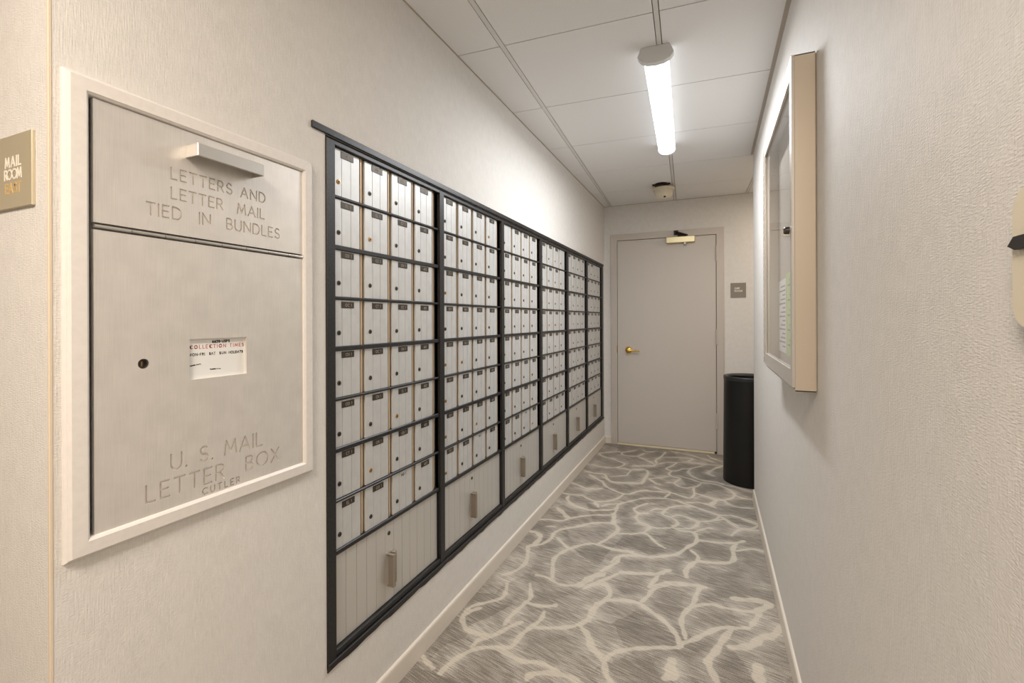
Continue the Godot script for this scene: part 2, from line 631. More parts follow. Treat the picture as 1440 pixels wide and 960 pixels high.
func room():
	off = Vector3.ZERO
	var s := st()
	# floor: carpet drawn once over the corridor (1.36 m x 3.33 m), repeating into the lobby
	var x0 := -3.4
	var x1 := 1.42
	var z0 := -D - 0.12
	var z1 := 2.7
	s.set_normal(Vector3.UP)
	for t in [[0, 1, 2], [0, 2, 3]]:
		var p := [Vector3(x0, 0, z0), Vector3(x1, 0, z0), Vector3(x1, 0, z1), Vector3(x0, 0, z1)]
		for k in t:
			var v: Vector3 = p[k]
			s.set_uv(Vector2((v.x * 1000 - CX0) * CPX / CW, (v.z * 1000 - CZ0) * CPX / CH))
			s.add_vertex(v)
	var under := st()
	for k in 1:
		quad(under, Vector3(x0, -0.1, z0), Vector3(x1, -0.1, z0), Vector3(x1, -0.1, z1), Vector3(x0, -0.1, z1), Vector3.DOWN)
		quad(under, Vector3(x0, -0.1, z0), Vector3(x1, -0.1, z0), Vector3(x1, 0, z0), Vector3(x0, 0, z0), Vector3.FORWARD)
		quad(under, Vector3(x0, -0.1, z1), Vector3(x1, -0.1, z1), Vector3(x1, 0, z1), Vector3(x0, 0, z1), Vector3.BACK)
		quad(under, Vector3(x0, -0.1, z0), Vector3(x0, -0.1, z1), Vector3(x0, 0, z1), Vector3(x0, 0, z0), Vector3.LEFT)
		quad(under, Vector3(x1, -0.1, z0), Vector3(x1, -0.1, z1), Vector3(x1, 0, z1), Vector3(x1, 0, z0), Vector3.RIGHT)
	var fl := structure("floor", s, M.carpet)
	under.generate_normals()
	fl.mesh = under.commit(fl.mesh)
	fl.material_override = null
	fl.mesh.surface_set_material(0, M.carpet)
	fl.mesh.surface_set_material(1, M.plenum)

	# left wall, with openings for the mailboxes and the letter box
	s = st()
	var ss := [NEAR, 0.4575, 0.941, 1.008, 4.662, D + 0.12]
	var ys := [0.0, 0.256, 0.856, 1.65, 1.777, H + 0.06]
	for i in 5:
		for j in 5:
			if (i == 3 and j >= 1 and j <= 3) or (i == 1 and j == 2):
				continue
			wall_box(s, Vector3(XL - 0.12, ys[j], -ss[i + 1]), Vector3(XL, ys[j + 1], -ss[i]))
	wall_box(s, Vector3(XL - 0.12, 0.25, -4.7), Vector3(XL - 0.05, 1.78, -1.0))
	wall_box(s, Vector3(XL - 0.12, 0.85, -0.95), Vector3(XL - 0.04, 1.66, -0.45))
	structure("wall_left", s, M.wall_vinyl)
	s = st()
	wall_box(s, Vector3(-3.4, 0, -NEAR - 0.12), Vector3(XL - 0.12, H + 0.06, -NEAR))
	structure("wall_lobby", s, M.wall_vinyl)
	s = st()
	cbox(s, Vector3(XL - 0.004, 0.0, -NEAR - 0.004), Vector3(XL + 0.0012, H, -NEAR + 0.0012), 0.001)
	structure("trim_1", s, M.corner_bead)
	# right wall and the recess behind its end
	s = st()
	wall_box(s, Vector3(XR, 0, -WALL_END + 0.12), Vector3(XR + 0.12, H + 0.06, 2.7))
	wall_box(s, Vector3(XR, 0, -WALL_END), Vector3(1.42, H + 0.06, -WALL_END + 0.12))
	structure("wall_right", s, M.wall_vinyl)
	s = st()
	wall_box(s, Vector3(1.3, 0, -D), Vector3(1.42, H + 0.06, -WALL_END))
	structure("wall_recess", s, M.wall_vinyl)
	# end wall with the doorway
	s = st()
	wall_box(s, Vector3(XL, 0, -D - 0.12), Vector3(-0.925, H + 0.06, -D))
	wall_box(s, Vector3(0.088, 0, -D - 0.12), Vector3(1.42, H + 0.06, -D))
	wall_box(s, Vector3(-0.925, 2.085, -D - 0.12), Vector3(0.088, H + 0.06, -D))
	structure("wall_end", s, M.wall_vinyl)
	# lobby behind the camera
	s = st()
	wall_box(s, Vector3(-3.52, 0, -NEAR - 0.12), Vector3(-3.4, H + 0.06, 2.7))
	structure("wall_far_left", s, M.wall_vinyl)
	s = st()
	wall_box(s, Vector3(-3.52, 0, 2.7), Vector3(XR + 0.12, H + 0.06, 2.82))
	structure("wall_back", s, M.wall_vinyl)
	# baseboards
	s = st()
	var prof := PackedVector2Array([Vector2(0, 0), Vector2(0.011, 0), Vector2(0.010, 0.062), Vector2(0.0085, 0.0685), Vector2(0.005, 0.0715), Vector2(0, 0.072)])
	prism(s, prof, Vector3(XL, 0, 0), Vector3.RIGHT, Vector3.UP, Vector3.FORWARD, NEAR, D)
	structure("baseboard_left", s, M.base_vinyl)
	s = st()
	prism(s, prof, Vector3(XR, 0, 0), Vector3.LEFT, Vector3.UP, Vector3.BACK, -WALL_END, 2.7)
	structure("baseboard_right", s, M.base_vinyl)
	s = st()
	prism(s, prof, Vector3(0, 0, -D), Vector3.BACK, Vector3.UP, Vector3.RIGHT, XL + 0.011, -0.936)
	prism(s, prof, Vector3(0, 0, -D), Vector3.BACK, Vector3.UP, Vector3.RIGHT, 0.101, 1.3)
	structure("baseboard_end", s, M.base_vinyl)


func ceiling():
	off = Vector3.ZERO
	var s := st()
	wall_box(s, Vector3(-3.52, H + 0.03, -D - 0.12), Vector3(1.42, H + 0.12, 2.82))
	var slab := structure("ceiling", s, M.plenum)
	# lobby ceiling, one plain sheet, and the panels of the corridor one by one
	s = st()
	wall_box(s, Vector3(-3.4, H, -NEAR), Vector3(XR, H + 0.03, 2.7))
	obj("lobby_sheet", s, M.ceiling_panel, slab)
	var shell := PackedVector2Array([Vector2(XL, -D), Vector2(1.3, -D), Vector2(1.3, -WALL_END), Vector2(XR, -WALL_END), Vector2(XR, -NEAR), Vector2(XL, -NEAR)])
	var g := deg_to_rad(GRID_TURN)
	var ax := Vector2(cos(g), -sin(g))     # across the corridor, in (x, z)
	var az := Vector2(sin(g), cos(g))      # along the corridor
	var org := Vector2(0, -D)
	var xs := [-0.9359 - 0.612, -0.9359, -0.324, 0.288, 0.9, 1.512]
	var zs := []
	for k in 9:
		zs.append(-4.2277 + 0.6045 * (k - 1))
	for i in 5:
		for j in zs.size() - 1:
			var a: float = xs[i] + 0.0122
			var b: float = xs[i + 1] - 0.0122
			var c: float = zs[j] + D + 0.0026
			var d: float = zs[j + 1] + D - 0.0026
			var tile := PackedVector2Array()
			for v in [Vector2(a, c), Vector2(b, c), Vector2(b, d), Vector2(a, d)]:
				tile.append(org + ax * v.x + az * v.y)
			for part in Geometry2D.intersect_polygons(tile, shell):
				if absf(area_of(part)) < 0.0004:
					continue
				s = st()
				prism(s, part, Vector3.ZERO, Vector3.RIGHT, Vector3.BACK, Vector3.UP, H, H + 0.016)
				obj("ceiling_tile", s, M.ceiling_panel, slab)
	for i in range(1, 5):
		var bar := PackedVector2Array()
		for v in [Vector2(xs[i] - 0.009, -0.3), Vector2(xs[i] + 0.009, -0.3), Vector2(xs[i] + 0.009, 4.6), Vector2(xs[i] - 0.009, 4.6)]:
			bar.append(org + ax * v.x + az * v.y)
		for part in Geometry2D.intersect_polygons(bar, shell):
			s = st()
			prism(s, part, Vector3.ZERO, Vector3.RIGHT, Vector3.BACK, Vector3.UP, H - 0.001, H + 0.02)
			obj("grid_bar", s, M.ceiling_grid, slab)
	# edge angles along the walls
	s = st()
	wall_box(s, Vector3(XR - 0.016, H - 0.003, -WALL_END), Vector3(XR, H + 0.004, -NEAR))
	structure("trim_2", s, M.wall_angle)
	s = st()
	wall_box(s, Vector3(XL, H - 0.002, -D), Vector3(XL + 0.006, H + 0.004, -NEAR))
	structure("trim_3", s, M.wall_angle)
	s = st()
	wall_box(s, Vector3(XL, H - 0.002, -D), Vector3(1.3, H + 0.004, -D + 0.008))
	structure("trim_4", s, M.wall_angle)


func area_of(p: PackedVector2Array) -> float:
	var a := 0.0
	for i in p.size():
		a += p[i].cross(p[(i + 1) % p.size()])
	return a * 0.5


# a loose drift of pale yarn between the veins
func pale(wide: float, mm: Array):
	var pts := PackedVector2Array()
	var r := PackedFloat32Array()
	for i in range(0, mm.size(), 2):
		pts.append(Vector2((mm[i] - CX0) * CPX, (mm[i + 1] - CZ0) * CPX))
		r.append(wide * CPX * 0.4)
	stroke(fringe, CW, CH, pts, r, wide * CPX * 0.8)


# ------------------------------------------------------------------ lamps and ceiling things
func ceiling_lamp(power: float):
	var t := thing("ceiling_lamp", Vector3(-0.242, H - 0.001, -2.615), "long white tube lamp glowing on the corridor ceiling", "lamp")
	t.rotation.y = deg_to_rad(GRID_TURN)
	off = Vector3.ZERO
	var half := 0.585
	var cap := PackedVector2Array([Vector2(-0.055, 0), Vector2(-0.060, -0.006), Vector2(-0.072, -0.034), Vector2(-0.0715, -0.04), Vector2(-0.058, -0.056), Vector2(-0.036, -0.066), Vector2(0, -0.07), Vector2(0.036, -0.066), Vector2(0.058, -0.056), Vector2(0.0715, -0.04), Vector2(0.072, -0.034), Vector2(0.060, -0.006), Vector2(0.055, 0)])
	for e in [-1.0, 1.0]:
		var s := st()
		var prof := PackedVector2Array()
		for v in cap:
			prof.append(Vector2(v.x * (1.0 if e > 0.0 else 0.76), v.y))
		prism(s, prof, Vector3(0, 0, e * half), Vector3.RIGHT, Vector3.UP, Vector3.BACK, -0.014, 0.014)
		obj("end_cap", s, M.white_plastic, t)
	var s2 := st()
	prism(s2, PackedVector2Array([Vector2(-0.045, 0), Vector2(-0.045, -0.028), Vector2(0.045, -0.028), Vector2(0.045, 0)]), Vector3.ZERO, Vector3.RIGHT, Vector3.UP, Vector3.BACK, -half + 0.014, half - 0.014)
	obj("housing", s2, M.white_plastic, t)
	s2 = st()
	var lens := PackedVector2Array()
	for i in 13:
		var a := lerpf(PI, TAU, i / 12.0)
		lens.append(Vector2(cos(a) * 0.0515, -0.029 + sin(a) * 0.036))
	prism(s2, lens, Vector3.ZERO, Vector3.RIGHT, Vector3.UP, Vector3.BACK, -half + 0.014, half - 0.014)
	obj("lens", s2, M.lens_glow, t)
	var l := AreaLight3D.new()
	l.name = "lamp_light"
	l.area_size = Vector2(0.095, 1.12)
	l.light_color = Color(0.98, 0.99, 1.0)
	l.light_energy = power
	l.shadow_enabled = true
	l.set("area_range", 12.0)
	l.set("area_attenuation", 2.0)
	t.add_child(l)
	l.position = Vector3(0, -0.07, 0)
	l.rotation.x = -PI / 2


func lobby_lamp(power: float):
	var t := thing("lobby_lamp", Vector3(-0.35, H, 0.6), "square warm ceiling panel lamp lighting the lobby", "lamp")
	off = Vector3.ZERO
	var s := st()
	for k in 4:
		var b := Basis(Vector3.UP, k * PI / 2)
		prism(s, PackedVector2Array([Vector2(-0.32, 0), Vector2(0.32, 0), Vector2(0.29, -0.03), Vector2(-0.29, -0.03)]), b * Vector3(0, 0, 0.29), b * Vector3.RIGHT, Vector3.UP, b * Vector3.BACK, 0.0, 0.03)
	obj("frame", s, M.white_plastic, t)
	s = st()
	cbox(s, Vector3(-0.29, -0.02, -0.29), Vector3(0.29, 0, 0.29), 0.002)
	obj("diffuser", s, M.lobby_glow, t)
	var l := AreaLight3D.new()
	l.name = "lobby_light"
	l.area_size = Vector2(0.56, 0.56)
	l.light_color = Color(1.0, 0.945, 0.885)
	l.light_energy = power
	l.shadow_enabled = true
	t.add_child(l)
	l.position = Vector3(0, -0.035, 0)
	l.rotation.x = -PI / 2


func added_recess_lamp(power: float):  # unseen lamp, added to brighten the end wall and door
	var t := thing("added_recess_lamp", Vector3(0.82, H, -4.1), "added unseen round fill lamp brightening the widened end of the corridor", "lamp")
	off = Vector3.ZERO
	var s := st()
	lathe(s, PackedVector2Array([Vector2(0.105, -0.02), Vector2(0.125, -0.018), Vector2(0.13, -0.008), Vector2(0.13, 0), Vector2(0, 0)]), Vector3.ZERO, Vector3.UP, 40)
	obj("rim", s, M.white_plastic, t)
	s = st()
	lathe(s, PackedVector2Array([Vector2(0, -0.024), Vector2(0.07, -0.022), Vector2(0.105, -0.016)]), Vector3.ZERO, Vector3.UP, 40, true)
	obj("diffuser", s, M.lens_glow, t)
	var l := AreaLight3D.new()
	l.name = "added_recess_light"
	l.area_size = Vector2(0.17, 0.17)
	l.light_color = Color(1.0, 0.92, 0.82)
	l.light_energy = power
	l.shadow_enabled = true
	t.add_child(l)
	l.position = Vector3(0, -0.028, 0)
	l.rotation.x = -PI / 2


func smoke_detector():
	var t := thing("smoke_detector", Vector3(-0.378, H, -4.17), "round cream smoke detector hanging under a dark bracket near the end wall", "smoke detector")
	off = Vector3.ZERO
	var s := st()
	lathe(s, PackedVector2Array([Vector2(0, -0.021), Vector2(0.05, -0.021), Vector2(0.058, -0.012), Vector2(0.056, 0), Vector2(0, 0)]), Vector3(-0.012, 0, 0.062), Vector3.UP, 32)
	cbox(s, Vector3(-0.085, -0.012, 0.055), Vector3(0.06, -0.002, 0.085), 0.002)
	obj("bracket", s, M.bronze, t)
	s = st()
	lathe(s, PackedVector2Array([Vector2(0, -0.044), Vector2(0.084, -0.044), Vector2(0.086, -0.042), Vector2(0.086, -0.024), Vector2(0.083, -0.02), Vector2(0, -0.02)]), Vector3.ZERO, Vector3.UP, 48)
	obj("base_plate", s, M.cream_plastic, t)
	s = st()
	lathe(s, PackedVector2Array([Vector2(0, -0.114), Vector2(0.022, -0.113), Vector2(0.046, -0.107), Vector2(0.063, -0.095), Vector2(0.071, -0.08), Vector2(0.075, -0.062), Vector2(0.076, -0.042)]), Vector3.ZERO, Vector3.UP, 48, true)
	obj("dome", s, M.cream_plastic, t)
	s = st()
	for k in 3:
		lathe(s, PackedVector2Array([Vector2(0.07, -0.054 - k * 0.009), Vector2(0.0785 - k * 0.0015, -0.053 - k * 0.009), Vector2(0.0785 - k * 0.0015, -0.050 - k * 0.009), Vector2(0.07, -0.049 - k * 0.009)]), Vector3.ZERO, Vector3.UP, 48)
	obj("vent_ring", s, M.cream_plastic, t)
	s = st()
	lathe(s, PackedVector2Array([Vector2(0, -0.006), Vector2(0.009, -0.006), Vector2(0.009, 0.002), Vector2(0, 0.002)]), Vector3(0.012, -0.104, 0.048), Vector3(0.15, -0.75, 0.64).normalized(), 16)
	obj("indicator", s, M.black_plastic, t)


# ------------------------------------------------------------------ letter box
func plate(parent: Node, called: String, lo: Vector3, hi: Vector3, m: Material, texts: Array, windows: Array, keyed := false) -> CSGBox3D:
	var b := CSGBox3D.new()
	b.name = called
	b.size = hi - lo
	parent.add_child(b, true)
	b.position = (lo + hi) * 0.5 - off
	b.material_override = m
	var cut := CSGCombiner3D.new()
	cut.name = "engraving"
	cut.operation = CSGShape3D.OPERATION_SUBTRACTION
	b.add_child(cut, true)
	var n := 0
	for t in texts:      # [text, s from, s to, y, height, pen]
		var strokes := open_strokes(lettering(t[0], (t[2] - t[1]) / t[4]))
		for p in strokes:
			var q := PackedVector2Array()
			for v in p:
				q.append(v * 1000.0 * t[4])
			for outline in Geometry2D.offset_polyline(q, t[5] * 500.0, Geometry2D.JOIN_ROUND, Geometry2D.END_ROUND):
				if Geometry2D.is_polygon_clockwise(outline):
					continue
				var c := CSGPolygon3D.new()
				c.name = "letter_stroke_%03d" % n
				n += 1
				var small := PackedVector2Array()
				for v in outline:
					small.append(v / 1000.0)
				c.polygon = small
				c.mode = CSGPolygon3D.MODE_DEPTH
				c.depth = 0.0012 + t[6]
				cut.add_child(c, true)
				c.position = Vector3(t[1], t[3], hi.z + 0.0006) - (lo + hi) * 0.5
	if keyed:
		var k := CSGCylinder3D.new()
		k.name = "lock_hole"
		k.radius = 0.0096
		k.height = 0.05
		k.sides = 32
		cut.add_child(k, true)
		k.position = Vector3(0.543, 1.166, hi.z) - (lo + hi) * 0.5
		k.rotation.x = PI / 2
	for w in windows:    # [lo s, lo y, hi s, hi y]
		var c := CSGBox3D.new()
		c.name = "window_cut_%03d" % n
		n += 1
		c.size = Vector3(w[2] - w[0], w[3] - w[1], 0.05)
		cut.add_child(c, true)
		c.position = Vector3((w[0] + w[2]) * 0.5, (w[1] + w[3]) * 0.5, hi.z) - (lo + hi) * 0.5
	return b


func letter_box():
	var t := wall_thing("letter_box", 0.69, 0.839, "brushed steel mail letter box with engraved lettering set in a cream wall frame", "letter box")
	var prof := [Vector2(0, 0), Vector2(0, 0.004), Vector2(0.003, 0.0075), Vector2(0.005, 0.0085), Vector2(0.0075, 0.014), Vector2(0.029, 0.0145), Vector2(0.033, 0.011), Vector2(0.034, 0.006), Vector2(0.034, -0.03)]
	var r := Rect2(0.4235, 0.838, 0.531, 0.838)
	for k in 4:
		var s := st()
		var dir: Vector3 = [Vector3.DOWN, Vector3.RIGHT, Vector3.UP, Vector3.LEFT][k]
		for i in prof.size() - 1:
			var q := []
			for j in [i, i + 1]:
				var w: float = prof[j].x
				var p: float = prof[j].y
				var c := [Vector3(r.position.x + w, r.position.y + w, p), Vector3(r.end.x - w, r.position.y + w, p), Vector3(r.end.x - w, r.end.y - w, p), Vector3(r.position.x + w, r.end.y - w, p)]
				q.append(c[k])
				q.append(c[(k + 1) % 4])
			var e: Vector2 = prof[i + 1] - prof[i]
			quad(s, q[0], q[1], q[3], q[2], dir * e.y + Vector3.BACK * e.x)
		obj("frame_moulding", s, M.painted_wood, t)
	var F := 0.007
	plate(t, "deposit_flap", Vector3(0.465, 1.4225, F - 0.008), Vector3(0.9325, 1.6405, F), M.steel, [
		["LETTERS AND", 0.594, 0.808, 1.5335, 0.0225, 0.0034, 0.0034],
		["LETTER  MAIL", 0.594, 0.806, 1.494, 0.0225, 0.0034, 0.0034],
		["TIED  IN  BUNDLES", 0.549, 0.849, 1.4535, 0.0235, 0.0034, 0.0034]], [])
	var door := plate(t, "box_door", Vector3(0.465, 0.870, F - 0.008), Vector3(0.9325, 1.4095, F), M.steel, [
		["U. S. MAIL", 0.592, 0.798, 0.948, 0.031, 0.0042, 0.0036],
		["LETTER  BOX", 0.547, 0.845, 0.8985, 0.032, 0.0042, 0.0036],
		["CUTLER", 0.655, 0.740, 0.8765, 0.0135, 0.0024, 0.0036]], [[0.629, 1.1245, 0.758, 1.2095]], true)
	var flap := t.get_node("deposit_flap")
	var at: Vector3 = off
	# handle: a hood, open underneath
	off = Vector3(0.69, 0.839, 0) + (flap as Node3D).position
	var s2 := st()
	cbox(s2, Vector3(0.622, 1.5845, 0.042), Vector3(0.776, 1.611, 0.046), 0.0012)
	cbox(s2, Vector3(0.622, 1.608, F), Vector3(0.776, 1.611, 0.044), 0.0008)
	cbox(s2, Vector3(0.622, 1.5845, F), Vector3(0.6245, 1.610, 0.044), 0.0008)
	cbox(s2, Vector3(0.7735, 1.5845, F), Vector3(0.776, 1.610, 0.044), 0.0008)
	obj("flap_handle", s2, M.steel_polished, flap)
	off = at
	s2 = st()
	var n := 8
	for k in n:
		var a := lerpf(0.4655, 0.932, float(k) / n)
		var b := lerpf(0.4655, 0.932, float(k + 1) / n) - 0.0012
		rod(s2, Vector3(a, 1.4158, 0.0075), Vector3(b, 1.4158, 0.0075), 0.0030, 14)
	obj("hinge", s2, M.steel_polished, t)
	off = Vector3(0.69, 0.839, 0) + door.position
	s2 = st()
	lathe(s2, PackedVector2Array([Vector2(0, 0.0), Vector2(0.007, 0.0), Vector2(0.0072, 0.0052), Vector2(0.0092, 0.0056), Vector2(0.0092, 0.002)]), Vector3(0.543, 1.166, 0.0), Vector3.BACK, 28)
	obj("lock", s2, M.lock_steel, door)
	s2 = st()
	cbox(s2, Vector3(0.5415, 1.1605, 0.0001), Vector3(0.5445, 1.1695, 0.0012), 0.0003)
	obj("keyway", s2, M.lock_brass, door)
	s2 = st()
	cbox(s2, Vector3(0.612, 1.114, -0.0008), Vector3(0.775, 1.2195, 0.0002), 0.0001)
	var card := s2
	var mesh := mesh_of(card)
	var red := st()
	var blk := st()
	var R := Vector3.RIGHT
	var U := Vector3.UP
	var B := Vector3.BACK
	raise_text(red, lettering("COLLECTION TIMES", 0.122 / 0.0072), Vector3(0.6335, 1.1885, 0.0002), R, U, B, 0.0072, 0.001, 0.0002)
	raise_text(blk, lettering("4620-USPS", -1, 0.3), Vector3(0.681, 1.1995, 0.0002), R, U, B, 0.0055, 0.0012, 0.0002)
	for w in [["MON-FRI", 0.6315, 0.033], ["SAT", 0.6745, 0.0135], ["SUN", 0.6975, 0.015], ["HOLIDAYS", 0.7195, 0.034]]:
		raise_text(blk, lettering(w[0], w[2] / 0.0054), Vector3(w[1], 1.1735, 0.0002), R, U, B, 0.0054, 0.0009, 0.0002)
	for w in [[0.6315, 1.153, 0.656, 1.1555], [0.676, 1.1425, 0.7, 1.1415]]:
		var p := PackedVector2Array()
		for i in 14:
			var f := i / 13.0
			p.append(Vector2(lerpf(w[0], w[2], f), lerpf(w[1], w[3], f) + 0.0011 * sin(i * 2.3) * (1.0 - 0.5 * f)))
		raise_text(blk, [p], Vector3(0, 0, 0.0002), R, U, B, 1.0, 0.0011, 0.0002)
	red.generate_normals()
	mesh = red.commit(mesh)
	blk.generate_normals()
	mesh = blk.commit(mesh)
	mesh.surface_set_material(0, M.paper_white)
	mesh.surface_set_material(1, M.ink_red)
	mesh.surface_set_material(2, M.ink_black)
	put("collection_card", mesh, null, door)
	off = at


# ------------------------------------------------------------------ mailboxes
const S0 := 1.026         # centre of the first post
const PITCH := 0.598
const TOP := 1.759
const ROW := 0.14875
const COL := 0.137


func mailbox_surround():
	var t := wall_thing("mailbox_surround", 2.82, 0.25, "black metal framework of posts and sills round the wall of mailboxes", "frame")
	for k in 7:
		var s := st()
		var c := S0 + PITCH * k
		var w := 0.017
		if k == 6:
			cbox(s, Vector3(c - w, 0.262, -0.03), Vector3(c + 0.045, 1.766, 0.004), 0.0015)
		else:
			cbox(s, Vector3(c - w, 0.262, -0.03), Vector3(c + w, 1.766, 0.004), 0.0015)
		obj("post", s, M.black_frame, t)
	var a := 0.0
	a = S0 - 0.017
	var b := S0 + PITCH * 6 + 0.045
	var s2 := st()
	cbox(s2, Vector3(a, 1.756, -0.03), Vector3(b, 1.769, 0.003), 0.0015)
	obj("top_rail", s2, M.black_frame, t)
	s2 = st()
	cbox(s2, Vector3(0.957, 1.776, -0.0005), Vector3(b + 0.004, 1.7955, 0.007), 0.0015)
	obj("cap_strip", s2, M.black_frame, t)
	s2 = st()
	cbox(s2, Vector3(a, 1.767, -0.03), Vector3(b, 1.778, -0.006), 0.0)  # black strip put behind the gap under the cap, as its shadow line
	obj("gap_shade_strip", s2, M.black_frame, t)
	s2 = st()
	cbox(s2, Vector3(a, 0.274, -0.03), Vector3(b, 0.292, 0.002), 0.002)
	obj("sill", s2, M.black_frame, t)
	s2 = st()
	cbox(s2, Vector3(a, 0.259, -0.03), Vector3(b, 0.2725, 0.009), 0.002)
	obj("lower_sill", s2, M.black_frame, t)
	# the ragged line of sealant under the sill
	s2 = st()
	var n := 90
	for k in n:
		var p := lerpf(a, b, float(k) / n)
		var q := lerpf(a, b, float(k + 1) / n)
		var h0 := 0.2475 + 0.0035 * sin(k * 1.9) * sin(k * 0.7)
		var h1 := 0.2475 + 0.0035 * sin((k + 1) * 1.9) * sin((k + 1) * 0.7)
		prism(s2, PackedVector2Array([Vector2(p, h0), Vector2(q, h1), Vector2(q, 0.2595), Vector2(p, 0.2595)]), Vector3.ZERO, Vector3.RIGHT, Vector3.UP, Vector3.BACK, -0.004, 0.003)
	obj("sealant", s2, M.black_frame, t)


var door_mesh: ArrayMesh
var lock_mesh: ArrayMesh
var tag_meshes := []
var plateless: ArrayMesh
var parcel_mesh: ArrayMesh


func tag_mesh(text: String, plain := false) -> ArrayMesh:
	var s := st()
	var m := ArrayMesh.new()
	if not plain:
		cbox(s, Vector3(0, 0, 0), Vector3(0.053, 0.019, 0.0016), 0.0006)
		m = mesh_of(s)
		m.surface_set_material(0, M.tag_plate)
	var ink := st()
	var w := text_width(text, 0.3) * 0.0085
	raise_text(ink, lettering(text, -1, 0.3), Vector3(0.0285 - w * 0.5, 0.005, 0.0016 if not plain else 0.0), Vector3.RIGHT, Vector3.UP, Vector3.BACK, 0.0085, 0.0014, 0.0003)
	ink.generate_normals()
	m = ink.commit(m)
	m.surface_set_material(m.get_surface_count() - 1, M.ink_black if plain else M.tag_ink)
	return m


func mailbox_parts():
	off = Vector3.ZERO
	var s := st()
	var poly := PackedVector2Array([Vector2(0, -0.006), Vector2(0.115, -0.006), Vector2(0.115, -0.0025), Vector2(0.1115, 0)])
	for g in [0.0745, 0.0365]:
		poly.append_array(PackedVector2Array([Vector2(g + 0.0011, 0), Vector2(g + 0.0005, -0.0024), Vector2(g - 0.0005, -0.0024), Vector2(g - 0.0011, 0)]))
	poly.append_array(PackedVector2Array([Vector2(0.0012, 0), Vector2(0, -0.0012)]))
	prism(s, poly, Vector3.ZERO, Vector3.RIGHT, Vector3.BACK, Vector3.UP, 0, 0.138)
	door_mesh = mesh_of(s)
	s = st()
	lathe(s, PackedVector2Array([Vector2(0.0022, 0.0004), Vector2(0.0022, 0.0015), Vector2(0.0042, 0.0022), Vector2(0.0066, 0.0019), Vector2(0.0072, 0.0009), Vector2(0.0072, 0)]), Vector3.ZERO, Vector3.BACK, 18)
	lock_mesh = mesh_of(s)
	s = st()
	cbox(s, Vector3(-0.0012, -0.0046, 0.0), Vector3(0.0012, 0.0022, 0.0024), 0.0003)
	s.generate_normals()
	lock_mesh = s.commit(lock_mesh)
	for x in ["OK 1", "OR 1", "CT 1", "CC 1", "OC 1", "EL 1", "CN 1", "OD 1", "402", "407", "409", "412"]:
		tag_meshes.append(tag_mesh(x))
	plateless = tag_mesh("NO 1", true)
	s = st()
	var w := 0.552
	poly = PackedVector2Array([Vector2(0, -0.006), Vector2(w, -0.006), Vector2(w, -0.001), Vector2(w - 0.001, 0)])
	for k in range(11, 0, -1):
		var g := w * k / 12.0
		var d := 0.0018 if k == 6 else 0.0012
		poly.append_array(PackedVector2Array([Vector2(g + d, 0), Vector2(g + 0.0005, -0.0026), Vector2(g - 0.0005, -0.0026), Vector2(g - d, 0)]))
	poly.append_array(PackedVector2Array([Vector2(0.001, 0), Vector2(0, -0.001)]))
	prism(s, poly, Vector3.ZERO, Vector3.RIGHT, Vector3.BACK, Vector3.UP, 0, 0.262)
	parcel_mesh = mesh_of(s)


